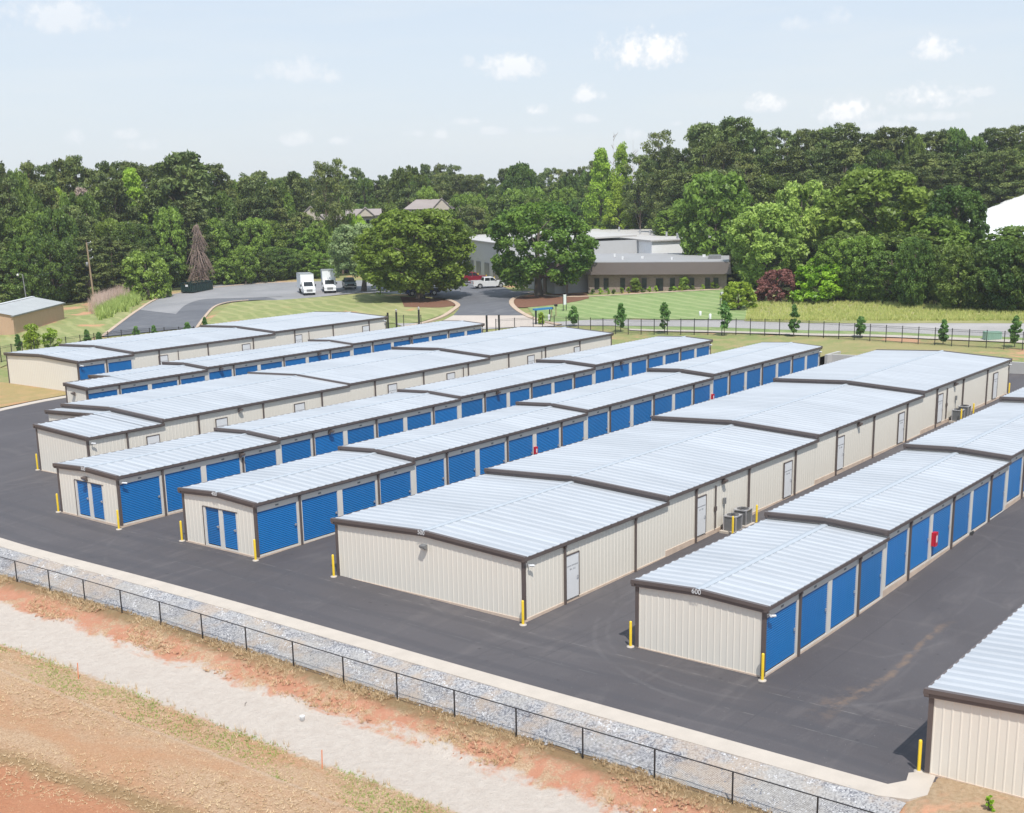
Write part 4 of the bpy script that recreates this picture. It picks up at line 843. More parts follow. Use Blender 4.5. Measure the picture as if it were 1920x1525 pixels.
def crown_pts(seed, kind):
    rs = np.random.RandomState(seed); C, Rr, Tn = [], [], []
    if kind in ('oak', 'oakb', 'maple', 'broad', 'tall', 'low'):
        lob = [(rs.uniform(0, 6.28), rs.uniform(.15, .9), rs.uniform(.06, .26), rs.uniform(.25, .5)) for _ in range(9)]
        n = {'oak': 330, 'oakb': 210, 'maple': 230, 'broad': 250, 'tall': 140, 'low': 130}[kind]
        for k in range(n*4):
            if len(C) >= n: break
            z = rs.uniform({'oak': .14, 'oakb': .14, 'maple': .30}.get(kind, .05), .97); t = rs.uniform(0, 6.283)
            if kind.startswith('oak') or kind == 'maple': R0 = (1-abs((z-(.6 if kind == 'maple' else .5))/(.42 if kind == 'maple' and z > .6 else .5))**2.6)**.5*.95
            elif kind == 'broad': R0 = (1-abs((z-.5)/.5)**2.4)**.5*.92
            elif kind == 'tall': R0 = min(1, (1.0-z)*1.5+.08)*min(1, z*3+.35)*.85
            else: R0 = (1-z**2.3)**.5
            for (lt, lz, la, lw) in lob:     # bulges and hollows round the crown
                dt = (t-lt+math.pi) % (2*math.pi)-math.pi; R0 += (la*(1 if lz > .3 else -1))*math.exp(-(dt/.55)**2-((z-lz)/.2)**2)*(1.6 if kind.startswith('oak') else .8)
            rr = max(.05, R0)*(.55+.45*rs.rand()**.5); C.append(np.array([rr*math.cos(t)*.92, rr*math.sin(t)*.92, z*.93])); Rr.append(rs.uniform(.09, .19) if kind != 'tall' else rs.uniform(.12, .24)); Tn.append(rs.rand())
    elif kind == 'pine':
        for k in range(95):
            z = rs.uniform(.40, .97); rad = .85*math.sqrt(max(.02, 1-((z-.64)/.40)**2))*rs.uniform(.3, 1.15); t = rs.uniform(0, 2*math.pi)
            C.append(np.array([rad*math.cos(t), rad*math.sin(t), z])); Rr.append(rs.uniform(.16, .30)); Tn.append(rs.rand())
    elif kind == 'pinefull':
        for k in range(160):
            z = rs.uniform(.04, .97); rad = min(1, (1-z)**.5*1.35+.12)*rs.uniform(.4, 1.05); t = rs.uniform(0, 2*math.pi)
            C.append(np.array([rad*math.cos(t), rad*math.sin(t), z])); Rr.append(rs.uniform(.15, .28)); Tn.append(rs.rand())
    return np.array(C), np.array(Rr), Tn
def proto(kind, mkey, seed, per=70, size=.055, hz=2.2):
    """unit tree: radius 1, height hz (later scaled)"""
    key = (kind, mkey, seed)
    if key in PROTO: return PROTO[key]
    C, Rr, Tn = crown_pts(seed, kind); C = C.copy(); C[:, 2] *= hz
    pine = kind.startswith('pine'); rs = np.random.RandomState(seed+50)
    me = leaf_cloud('crown', C, Rr*(1.05 if pine else 1.0), per, size*(1.0 if pine else 1.0), M[mkey], seed, flat=.6 if pine else .85, aspect=2.4 if pine else 1.5, out=.45 if pine else .55, up=.35, shell=.3, tints=Tn)
    b = MB(); sel = [C[i] for i in rs.choice(len(C), 16, replace=False)]
    limbs(b, (0, 0, 0), (0, 0, hz*(.94 if pine else .78)), .055 if pine else .075, sel, rs); tm = b.mesh('trunk', M['barkpale'] if pine else M['bark'])
    PROTO[key] = (me, tm, hz); return PROTO[key]
def tree(name, label, pos, height, radius, kind, mkey, seed, group=None, rz=None, per=110, size=.05, cat='tree'):
    hz = {'oak': 2.0, 'oakb': 2.0, 'maple': 2.0, 'broad': 2.2, 'tall': 3.4, 'low': 1.5, 'pine': 4.2, 'pinefull': 3.6}[kind]
    cm, tm, hz = proto(kind, mkey, seed, per, size, hz)
    root = thing(name, label, cat, pos, rz if rz is not None else (seed*1.7+pos[0]) % 6.28, group); root.scale = (radius, radius, height/hz)
    link('crown', cm, root); link('trunk', tm, root); return root
def place(u, v_top, d, zoff=0.):
    """ground position at bearing of pixel column u, distance d, and the height that reaches v_top"""
    t = A(u, v_top, d); z = Tz(t.x, t.y); return Vector((t.x, t.y, z+zoff)), t.z-z-zoff
def PXm(px, d): return px*d*.985/FOC
def db(u, vb): p = G(u, vb); return math.hypot(p.x, p.y)
# --- the individually recognisable trees
def ftree(u, vt, d, hw, kind, mkey, seed, name, label, per=110, size=.05, group=None, cat='tree'):
    p, h = place(u, vt, d); return tree(name, label, p, h, PXm(hw, d), kind, mkey, seed, group, per=per, size=size, cat=cat)
ftree(782, 384, 207, 106, 'oak', 'l_oak', 141, 'oak_tree', 'big spreading olive-green oak over the kerb, left of the drive entrance', 170, .044)
ftree(1008, 368, 204, 100, 'oakb', 'l_oakb', 102, 'oak_tree', 'big dark green oak in the mulch bed right of the drive', 140, .046)
ftree(676, 414, db(690, 546), 64, 'maple', 'l_silver', 103, 'maple_tree', 'silvery green tree left of the big olive oak, behind the box trucks', 130, .05)
ftree(270, 465, db(270, 560), 46, 'low', 'l_mid', 104, 'round_tree', 'small rounded mid-green tree right of the utility pole', 66, 0.072)
ftree(240, 300, 268, 38, 'tall', 'l_bright', 105, 'poplar_tree', 'tall slim bright green tree rising above the left forest')
ftree(104, 340, 262, 32, 'tall', 'l_bright', 106, 'poplar_tree', 'yellow-green slim tree in the left forest with a dead brown crown beside it')
ftree(58, 420, 256, 40, 'tall', 'l_bright', 107, 'poplar_tree', 'bright green tree low at the far left edge of the forest')
ftree(1128, 262, 300, 44, 'tall', 'l_bright', 108, 'poplar_tree', 'left one of the twin bright green trees topping the skyline at centre right')
ftree(1166, 256, 300, 34, 'tall', 'l_bright', 109, 'poplar_tree', 'right one of the twin bright green trees topping the skyline at centre right')
ftree(1160, 330, 292, 40, 'tall', 'l_bright', 110, 'poplar_tree', 'bright green tree standing right behind the warehouse roof')
ftree(1650, 304, 208, 108, 'broad', 'l_mid', 161, 'shade_tree', 'largest rounded green tree on the right, above the lime-green thicket', 102, 0.058)
ftree(1505, 330, 214, 62, 'broad', 'l_pale', 112, 'willow_tree', 'pale feathery tree left of the largest rounded tree', 90, 0.058)
ftree(1440, 372, 205, 72, 'broad', 'l_pale', 113, 'willow_tree', 'pale feathery tree hanging over the right end of the office building', 90, 0.058)
ftree(1344, 308, 226, 74, 'broad', 'l_mid', 114, 'shade_tree', 'rounded light-green tree above the office building', 72, 0.065)
ftree(1284, 380, 258, 62, 'broad', 'l_mid', 115, 'shade_tree', 'bushy green tree directly behind the white warehouse wall', 66, 0.065)
ftree(1795, 338, 204, 60, 'broad', 'l_dark', 116, 'shade_tree', 'dark green tree in front of the white shed at the right edge', 90, 0.058)
ftree(1930, 418, 196, 88, 'broad', 'l_dark', 117, 'shade_tree', 'dark low-hanging tree at the right edge of the photo, below the white shed', 90, 0.058)
ftree(1858, 322, 290, 42, 'broad', 'l_bright', 118, 'shade_tree', 'light green tree top just left of the white shed roof')
ftree(1700, 430, 196, 78, 'broad', 'l_dark', 119, 'shade_tree', 'dark green tree behind the meadow with pale gaps low in its crown', 78, 0.065)
ftree(1762, 400, 200, 62, 'broad', 'l_mid', 120, 'shade_tree', 'mid-green tree between the largest rounded tree and the dark tree by the shed', 72, 0.065)
ftree(1600, 430, 200, 60, 'broad', 'l_dark', 121, 'shade_tree', 'dark tree directly behind the lime-green thicket', 72, 0.065)
ftree(1463, 503, 188, 46, 'low', 'l_purple', 122, 'purple_shrub', 'large purple-leaved shrub beside the lime-green thicket', 66, 0.087, cat='shrub')
ftree(1548, 478, 186, 66, 'low', 'l_lime', 123, 'vine_thicket', 'lime-green vine thicket right of the purple shrub', 78, 0.080, cat='shrub')
ftree(1590, 505, 190, 28, 'low', 'l_purple', 124, 'purple_shrub', 'purple-leaved shrub showing behind the right side of the lime thicket', 54, 0.102, cat='shrub')
ftree(1385, 526, 180, 36, 'low', 'l_bright', 125, 'round_bush', 'clipped round green bush at the right end of the lawn', 96, 0.072, cat='shrub')
ftree(1235, 242, 296, 36, 'pine', 'l_pine', 126, 'pine_tree', 'lone scraggly pine standing against the sky above the warehouse', 50, .05)
ftree(1380, 220, 270, 50, 'pine', 'l_pine', 127, 'pine_tree', 'tallest broad pine on the skyline above the office building')
ftree(1322, 232, 275, 42, 'pine', 'l_pine', 128, 'pine_tree', 'open-crowned pine just left of the tallest pine')
ftree(632, 295, 265, 26, 'pine', 'l_pine', 129, 'pine_tree', 'tall bare-trunked pine above the houses, right one of the pair', 60)
ftree(605, 302, 262, 28, 'pine', 'l_pine', 130, 'pine_tree', 'tall bare-trunked pine above the houses, left one of the pair', 60)
ftree(340, 284, 268, 62, 'pinefull', 'l_pine', 131, 'pine_tree', 'broad dark pine forming the highest dome of the left forest', 66, 0.072)
ftree(975, 298, 330, 38, 'broad', 'l_dark', 132, 'shade_tree', 'dark round-topped tree on the centre skyline')
ftree(765, 303, 320, 42, 'broad', 'l_dark', 133, 'shade_tree', 'dark green domed tree on the skyline above the big olive oak')
ftree(425, 482, db(425, 533), 34, 'low', 'l_mid', 134, 'olive_bush', 'olive green bush behind the dumpster', 90, .06, cat='shrub')
ftree(480, 470, db(480, 530), 36, 'low', 'l_dark', 135, 'dark_bush', 'dark bush right of the dead grey tree', 90, .06, cat='shrub')
for (u, vt, d, hw, kd, mk, l) in [(600, 408, 262, 30, 'broad', 'l_mid', 'leafy tree hiding the lower half of the leftmost distant house'), (662, 396, 268, 30, 'broad', 'l_bright', 'bright leafy tree in front of the middle distant house'), (726, 398, 268, 32, 'broad', 'l_dark', 'dark leafy tree between the middle and right-hand distant houses'), (795, 386, 272, 34, 'broad', 'l_mid', 'leafy tree hiding the lower half of the grey-roofed house above the oak'), (885, 384, 275, 36, 'pinefull', 'l_pine', 'dark conifer hiding most of the rightmost distant house'), (925, 400, 272, 34, 'broad', 'l_dark', 'dark tree over the left end of the warehouse roof')]: ftree(u, vt, d, hw, kd, mk, 31+int(u) % 3, 'house_tree', l)
ftree(150, 352, 264, 20, 'pinefull', 'l_dead', 151, 'dead_pine', 'brown leafless-looking pine crown in the left forest')
ftree(565, 350, 300, 22, 'pine', 'l_pine', 152, 'pine_tree', 'thin pine standing left of the bare-trunked pair')
# --- forest rows
sky_u = [-80, 0, 40, 100, 160, 210, 240, 285, 320, 370, 420, 480, 560, 640, 690, 730, 800, 870, 930, 975, 1040, 1090, 1130, 1170, 1210, 1240, 1290, 1320, 1380, 1440, 1500, 1580, 1640, 1700, 1760, 1830, 1880, 1920, 2000]
sky_v = [300, 305, 295, 294, 297, 297, 306, 310, 288, 296, 316, 318, 318, 312, 318, 310, 306, 312, 318, 306, 316, 305, 280, 275, 290, 282, 268, 240, 224, 240, 236, 232, 240, 242, 240, 238, 242, 232, 232]
def skyl(u): return float(np.interp(u, sky_u, sky_v))
rnd = random.Random(11)
ZONES = [
 (1575, 1990, ('R', 3), 205, 44, 38, (('broad', 'l_dark'), ('broad', 'l_dark'), ('broad', 'l_mid')), 'forest_tree', 'dark leafy tree right behind the meadow grass', 'trees right behind the meadow'),
 (1395, 1560, 212, 225, 40, 30, (('broad', 'l_dark'), ('broad', 'l_mid')), 'forest_tree', 'low green tree filling the gap behind the purple shrub', 'low trees behind the purple shrub'), # u0, u1, distance, top offset below skyline, spacing px, half width px, kinds, group/label
 (-60, 560, ('L', 46), 2, 30, 28, (('pine', 'l_pine'), ('pinefull', 'l_pine'), ('pine', 'l_pine'), ('broad', 'l_dark')), 'pine_tree', 'dark pine in the top row of the forest on the left', 'pines along the top of the left forest'),
 (-60, 560, ('L', 30), 38, 36, 30, (('pinefull', 'l_pine'), ('broad', 'l_dark'), ('pinefull', 'l_pine'), ('tall', 'l_mid')), 'forest_tree', 'dark green tree in the middle band of the left forest', 'middle band of trees in the left forest'),
 (-60, 470, ('L', 16), 92, 40, 32, (('pinefull', 'l_pine'), ('broad', 'l_dark'), ('pinefull', 'l_pine'), ('broad', 'l_mid')), 'forest_tree', 'leafy tree halfway down the left forest edge', 'trees halfway down the left forest edge'),
 (-60, 335, ('L', 6), 150, 40, 32, (('pinefull', 'l_pine'), ('broad', 'l_dark')), 'forest_tree', 'low dark tree at the foot of the forest behind the tan shed', 'trees at the foot of the left forest'),
 (400, 640, ('L', 5), 150, 34, 26, (('broad', 'l_dark'), ('tall', 'l_mid'), ('broad', 'l_mid')), 'forest_tree', 'green tree at the forest edge behind the car park', 'trees at the forest edge behind the car park'),
 (470, 900, 266, 92, 34, 30, (('broad', 'l_dark'), ('broad', 'l_mid'), ('pinefull', 'l_pine')), 'forest_tree', 'tree just in front of the distant houses', 'trees in front of the distant houses'),
 (440, 1125, 340, 12, 30, 22, (('pine', 'l_pine'), ('broad', 'l_dark'), ('pine', 'l_pine')), 'forest_tree', 'distant tree on the centre skyline', 'distant trees on the centre skyline'),
 (440, 1125, 390, 3, 26, 17, (('pine', 'l_pine'), ('broad', 'l_dark'), ('pinefull', 'l_pine')), 'forest_tree', 'farthest tree on the centre skyline', 'farthest trees on the centre skyline'),
 (560, 1125, 310, 44, 38, 27, (('broad', 'l_dark'), ('broad', 'l_mid'), ('pinefull', 'l_pine')), 'forest_tree', 'green tree between the houses and the centre skyline', 'trees behind the distant houses'),
 (880, 1250, 296, 96, 40, 32, (('broad', 'l_dark'), ('broad', 'l_mid'), ('tall', 'l_bright'), ('broad', 'l_dark')), 'forest_tree', 'leafy tree behind the warehouse', 'trees behind the warehouse'),
 (880, 1330, 315, 44, 36, 30, (('broad', 'l_dark'), ('pinefull', 'l_pine'), ('broad', 'l_mid')), 'forest_tree', 'dark tree on the slope between warehouse and skyline', 'trees on the slope above the warehouse'),
 (1200, 2000, 290, -2, 28, 27, (('pine', 'l_pine'), ('pine', 'l_pine'), ('pinefull', 'l_pine'), ('pine', 'l_pine'), ('broad', 'l_dark')), 'pine_tree', 'tall pine on the right-hand skyline', 'pines along the right-hand skyline'),
 (1210, 2000, 268, 42, 38, 32, (('pinefull', 'l_pine'), ('pinefull', 'l_pine'), ('pine', 'l_pine'), ('broad', 'l_dark')), 'pine_tree', 'dark pine in the second row under the right-hand skyline', 'second row of pines on the right'),
 (1290, 2000, 262, 84, 40, 34, (('pinefull', 'l_pine'), ('pine', 'l_pine'), ('broad', 'l_dark')), 'forest_tree', 'dark tree behind the big rounded trees on the right', 'dark trees behind the rounded ones on the right'),
 (1340, 1960, 232, 160, 48, 36, (('broad', 'l_dark'), ('broad', 'l_mid')), 'forest_tree', 'green tree low in the right-hand wood', 'low trees in the right-hand wood'),
]
for zi, (u0, u1, d0, off, sp, hw, kinds, nm, lb, gp_) in enumerate(ZONES):
    u = u0; i = 0
    while u < u1:
        if isinstance(d0, tuple):
            dd = db(u, float(np.interp(u, [-60, 0, 130, 200, 330, 480, 640], [586, 583, 573, 563, 546, 533, 524]) if d0[0] == 'L' else np.interp(u, [1560, 1600, 1720, 1990], [566, 568, 578, 590])))+d0[1]
        else: dd = d0
        d = dd*rnd.uniform(.985, 1.02); kd, mk = kinds[rnd.randrange(len(kinds))]; seed = 1+rnd.randrange(3)
        vt = skyl(u)+off+(rnd.uniform(-7, 12) if off < 20 else rnd.uniform(-12, 20)); w = hw*rnd.uniform(.95, 1.45)*(.95 if kd == 'pine' else 1)*(.75 if kd == 'tall' else 1)
        skip = (1800 < u and d < 262 and vt < 425) or (225 < u < 315 and d < db(270, 560)+3) or (310 < u < 440 and vt > 395 and d < db(370, 540)+12) or (880 < u < 1240 and d < 285)
        if not skip:
            p, h = place(u, vt, d)
            tree(nm, lb, p, max(h, 5), PXm(w, d), kd, mk, seed, gp_, rz=rnd.uniform(0, 6.28), per=100, size=.055)
        u += sp*rnd.uniform(.75, 1.2); i += 1
# --- dead trees
def dead_tree(u, vt, d, hw, label, droop=True, seed=5, n=26, r=.16):
    p, h = place(u, vt, d); w = PXm(hw, d); rs = np.random.RandomState(seed); root = thing('dead_tree', label, 'tree', p)
    b = MB()
    for i in range(6): b.tube((0, 0, h*i/6), (0, 0, h*(i+1)/6), r*(1-i/6.5), r*(1-(i+1)/6.5), n=7, cap=False)
    b.build('trunk', M['deadwood'], root); t = MB()
    asy = [rs.uniform(.6, 1.25) for _ in range(7)]
    for k in range(n*(11 if droop else 1)):
        f = rs.uniform(.12, .97) if droop else rs.uniform(.55, .98); a = rs.uniform(0, 6.28)
        L = (w*min(1, (1-f)**.6*1.15)*asy[int(a*1.1) % 7]*rs.uniform(.6, 1.15)*(.7+.3*math.sin(f*19+a))+.25) if droop else w*rs.uniform(.4, 1); z = h*f
        p1 = Vector((math.cos(a)*L*.55, math.sin(a)*L*.55, z+(-.10*L if droop else .5*L))); p2 = Vector((math.cos(a+.1)*L, math.sin(a+.1)*L, z+(-1.0*L if droop else .9*L)))
        t.tube((0, 0, z), p1, .06, .045, n=4, cap=False); t.tube(p1, p2, .045, .02, n=4, cap=False)
        for j in range(4 if droop else 1):
            q = p1.lerp(p2, rs.uniform(.1, .9)); t.tube(q, q+Vector((rs.normal()*.3, rs.normal()*.3, -rs.uniform(.3, 1.3) if droop else rs.uniform(.2, .7))), .022, .008, n=3, cap=False)
    t.build('branches', M['deadwood'] if not droop else M['l_dead'], root)
dead_tree(368, 417, db(368, 542)+1, 30, 'bare grey dead conifer with drooping branches at the forest edge behind the dumpster')
dead_tree(1187, 262, 292, 12, 'thin bleached dead trunk on the skyline right of the twin bright trees', False, 6, 12)
dead_tree(1150, 248, 298, 12, 'fine bare treetop poking out of the twin bright green trees', False, 7, 16, .1)
# --- saplings along the fence, planted bushes
def sapling(u, vt, vb, hw, label, mk='l_sap', seed=1, zb=None):
    p = G(u, vb); d = math.hypot(p.x, p.y); t = A(u, vt, d); h = t.z-p.z; w = PXm(hw*1.05, d); rs = np.random.RandomState(seed+int(u)); n = 44; C, Rr = [], []
    for k in range(n):
        f = rs.uniform(.18, 1.0); r = w*math.sin(math.pi*min(.97, (f-.14)/.86)**.8)*rs.uniform(.1, .8)+.05; a = rs.uniform(0, 6.28); C.append((r*math.cos(a), r*math.sin(a), h*f)); Rr.append(w*rs.uniform(.2, .36))
    root = thing('young_tree', label, 'young tree', p, 0, 'young trees planted along the fence'); link('crown', leaf_cloud('crown', C, Rr, 46, .17, M[mk], seed+int(u), .9, .2), root)
    MB().tube((0, 0, 0), (0, 0, h*.9), .05, .015, n=6).build('trunk', M['bark'], root)
for (u, vt, vb, hw, l) in [(1076, 577, 612, 11, 'young tree left of the others, beside the mailboxes'), (1164, 570, 622, 12, 'young tree second from the mailboxes along the fence'), (1246, 568, 625, 12, 'young tree in line with the middle of the lawn'), (1358, 566, 629, 13, 'young tree in front of the white marker post'), (1488, 573, 632, 11, 'young tree directly below the purple shrub'), (1613, 596, 633, 11, 'pale thin young tree below the lime thicket'), (1768, 602, 646, 10, 'slim young tree left of the green utility box'), (1902, 596, 652, 13, 'ragged young tree at the right end of the fence')]: sapling(u, vt, vb, hw, l)
for (u, vt, vb, hw, l) in [(165, 616, 652, 9, 'young conifer just behind the left end of the farthest storage roof'), (187, 620, 650, 8, 'young conifer second behind the farthest storage roof'), (257, 610, 640, 10, 'pale young tree in front of the side road'), (290, 608, 637, 7, 'dark young conifer in front of the side road'), (352, 601, 628, 7, 'young conifer beside the right kerb of the side road'), (385, 592, 622, 5, 'tiny young conifer on the grass right of the side road'), (36, 625, 662, 8, 'young conifer left of the two bushes')]: sapling(u, vt+4, vb, hw*.75, l)
def bush(u, vt, vb, hw, label, mk, name='bush', size=.16, per=90, seed=3, n=26):
    p = G(u, vb); d = math.hypot(p.x, p.y); t = A(u, vt, d); h = t.z-p.z; w = PXm(hw, d); rs = np.random.RandomState(seed+int(u)); C, Rr = [], []
    for k in range(n):
        f = rs.uniform(.1, .86); a = rs.uniform(0, 6.28); r = w*math.sqrt(max(.05, 1-(f*1.05)**2.5))*rs.uniform(.2, .8); C.append((r*math.cos(a), r*math.sin(a), h*f)); Rr.append(w*rs.uniform(.22, .34))
    root = thing(name, label, 'shrub', p); link('foliage', leaf_cloud('foliage', C, Rr, per, size, M[mk], seed+int(u), .8), root)
    b = MB()
    for k in range(5): b.tube((0, 0, 0), C[k], .04, .012, n=4)
    b.build('stems', M['bark'], root); return root
bush(60, 605, 662, 23, 'larger light-green bush beside the left end of the farthest building', 'l_bright', n=30); bush(98, 611, 662, 20, 'light-green bush right of the larger one, in front of the tan shed', 'l_bright')
bush(1856, 1486, 1521, 12, 'small bright green weed on the bare soil in front of the nearest building', 'l_lime', 'weed', .05, 24, 4, 16)
bush(1191, 519, 548, 12, 'clipped dark tub-shaped shrub against the office wall, left one', 'l_mid', 'clipped_shrub', .12, 170, 3, 60); bush(1282, 517, 544, 11, 'clipped dark tub-shaped shrub against the office wall, right one', 'l_mid', 'clipped_shrub', .12, 170, 3, 60)
for k, (u, v) in enumerate([(1112, 551), (1126, 551), (1139, 552), (1151, 551), (1165, 550), (1178, 550), (1206, 549), (1217, 548), (1230, 548), (1258, 546), (1266, 546), (1276, 546), (1299, 544), (1318, 543), (1336, 541), (1345, 541)]):
    o = bush(u, v-9-(k % 3)*2, v, 5.5, 'small round shrub in the bed along the office wall', 'l_bright' if k % 3 else 'l_dark', 'low_shrub', .12, 50, k, 12); o['group'] = 'small shrubs along the office wall'
# --- tall grasses and tufts (nobody could count them)
def tufts(name, pts, h, w, per, material, seed, lean=.25):
    rs = np.random.RandomState(seed); P = np.array(pts); idx = np.repeat(np.arange(len(P)), per); N = len(idx); b = P[idx]+np.column_stack([rs.normal(size=(N, 2))*h[0]*.25, np.zeros(N)])
    hh = h[0]+(h[1]-h[0])*rs.rand(N); ang = rs.rand(N)*6.28; l = rs.normal(size=(N, 2))*lean*hh[:, None]; tip = b+np.column_stack([l, hh]); s = np.column_stack([np.cos(ang), np.sin(ang), np.zeros(N)])*w
    V = np.stack([b-s, b+s, tip], 1).reshape(-1, 3); me = bpy.data.meshes.new(name); me.vertices.add(3*N); me.vertices.foreach_set('co', V.ravel()); me.loops.add(3*N); me.loops.foreach_set('vertex_index', np.arange(3*N))
    me.polygons.add(N); me.polygons.foreach_set('loop_start', np.arange(N)*3); me.polygons.foreach_set('loop_total', np.full(N, 3)); me.update()
    at = me.attributes.new('tint', 'FLOAT', 'FACE'); at.data.foreach_set('value', rs.rand(N).astype(np.float32)); me.materials.append(material); return tag(link(name, me), kind='stuff')
rs = np.random.RandomState(21)
def scatter(n, x0, x1, y0, y1, thr=None, sc=1.):
    x = rs.uniform(x0, x1, n); y = rs.uniform(y0, y1, n)
    if thr is not None:
        f = np.sin(x*1.3*sc+np.sin(y*.7*sc)*2)+np.sin(y*.9*sc+np.cos(x*1.1)*1.7)+rs.normal(size=n)*.5; k = f > thr; x, y = x[k], y[k]
    return np.column_stack([x, y, T(x, y)])
tufts('dead_grass_tufts', scatter(5200, 33.3, 35.25, 5, 82, .0), (.06, .2), .009, 12, M['l_straw'], 1, .7)
tufts('fence_line_grass', scatter(1500, 34.85, 35.3, 5, 82, -.3), (.08, .22), .012, 12, M['l_straw'], 2, .4)
tufts('green_grass_tufts', scatter(9000, 28.4, 30.3, 5, 70, -.1), (.03, .10), .009, 8, M['l_green'], 3, .45)
tufts('straw_cover', scatter(16000, 20, 30.1, 5, 62), (.03, .09), .012, 5, M['l_straw'], 4, 1.4)
tufts('verge_weeds', scatter(500, 29.8, 30.5, 5, 70, .2), (.1, .35), .01, 7, M['l_straw'], 5, .25)
mp_ = []
for k in range(4500):
    p = G(rs.uniform(1400, 1960), 602-34*rs.rand()**1.3); mp_.append(tuple(p))
tufts('tall_meadow_grass', mp_, (.2, .55), .035, 10, M['l_tall'], 6, .25)
pl = [tuple(G(rs.uniform(170, 252), 0) if False else G(*( (lambda t: (178+t*75+rs.normal()*5, 583-t*32+rs.normal()*4))(rs.rand())))) for _ in range(420)]
tufts('plume_grass', pl, (1.2, 2.6), .05, 16, M['l_plume'], 7, .15)
pl = [tuple(G(*((lambda t: (190+t*68+rs.normal()*6, 592-t*34+rs.normal()*4))(rs.rand())))) for _ in range(420)]
tufts('green_weed_bank', pl, (.8, 1.8), .08, 16, M['l_green'], 8, .3)
# loose stones on the gravel strip and the bank
def stones(name, pts, r, material, seed):
    rs = np.random.RandomState(seed); P = np.array(pts); N = len(P); base = np.array([(1, 0, 0), (0, 1, 0), (-1, 0, 0), (0, -1, 0), (0, 0, .8), (0, 0, -.5)]); F = [(0, 1, 4), (1, 2, 4), (2, 3, 4), (3, 0, 4), (1, 0, 5), (2, 1, 5), (3, 2, 5), (0, 3, 5)]
    s = rs.uniform(r[0], r[1], N); V = P[:, None]+base[None]*s[:, None, None]*rs.uniform(.6, 1.3, (N, 6, 1)); me = bpy.data.meshes.new(name)
    f = (np.array(F)[None]+np.arange(N)[:, None, None]*6).reshape(-1, 3); me.from_pydata(V.reshape(-1, 3).tolist(), [], f.tolist()); me.materials.append(material); return tag(link(name, me), kind='stuff')
M['stone_l'] = simple('pale_stone', (.56, .56, .57), .85, 0, .15, 9); M['stone_d'] = simple('blue_grey_stone', (.20, .21, .24), .85, 0, .2, 9)
stones('pale_gravel_stones', scatter(9000, 35.2, 37.4, 14.5, 80, -.4), (.02, .065), M['stone_l'], 1); stones('dark_gravel_stones', scatter(5000, 35.2, 37.4, 14.5, 80, .5, 1.3), (.02, .06), M['stone_d'], 2)
M['clod'] = simple('clay_clods', (.40, .21, .13), .95, 0, .25, 6); stones('clay_clods', scatter(2500, 33.2, 35.0, 8, 80, .2), (.02, .09), M['clod'], 3)
# ---------------------------------------------------------------- vehicles
def paint(name, col): 
    m = simple(name, col, .28, .1, .03, 2); return m
M['p_white'] = paint('white_car_paint', (.78, .79, .80)); M['p_red'] = paint('dark_red_car_paint', (.22, .008, .022)); M['p_green'] = paint('dark_green_car_paint', (.01, .06, .05)); M['p_navy'] = paint('navy_car_paint', (.012, .03, .10)); M['p_box'] = simple('white_box_body', (.80, .82, .84), .4, 0, .03, 1)
M['hl'] = simple('headlight_glass', (.75, .78, .8), .1); M['tl'] = simple('tail_light', (.4, .01, .01), .2)
def wheels(o, xs, y, r=.40, w=.26):
    for x in xs:
        for s in (-1, 1):
            t = MB(); prof = [(r*.62, -w/2), (r*.92, -w/2), (r, -w*.35), (r, w*.35), (r*.92, w/2), (r*.62, w/2)]; n = 18; vs = []
            for (rr, a) in prof:
                for i in range(n): th = 2*math.pi*i/n; vs.append((rr*math.cos(th), a, rr*math.sin(th)))
            t.add(vs, [(k*n+i, k*n+(i+1) % n, (k+1)*n+(i+1) % n, (k+1)*n+i) for k in range(len(prof)-1) for i in range(n)], True)
            wh = t.build('wheel', M['rubber'], o, (x, s*y, r)); MB().tube((0, -s*.0, 0), (0, s*w*.42, 0), r*.64, n=14).build('rim', M['silver'], wh)
def extr(b, prof, y0, y1, ins=0.0, top=None):
    """side profile (x,z) extruded across y; points above 'top' are pulled in by ins for tumblehome"""
    n = len(prof); vs = []
    for s, y in ((-1, y0), (1, y1)):
        for (x, z) in prof: vs.append((x, y-s*(ins if top is not None and z > top else 0)*(1 if True else 0), z))
    b.add(vs, [(i, (i+1) % n, n+(i+1) % n, n+i) for i in range(n)]); b.add(vs[:n], [tuple(range(n))[::-1]]); b.add(vs[n:], [tuple(range(n))])
def arches(pts): return pts
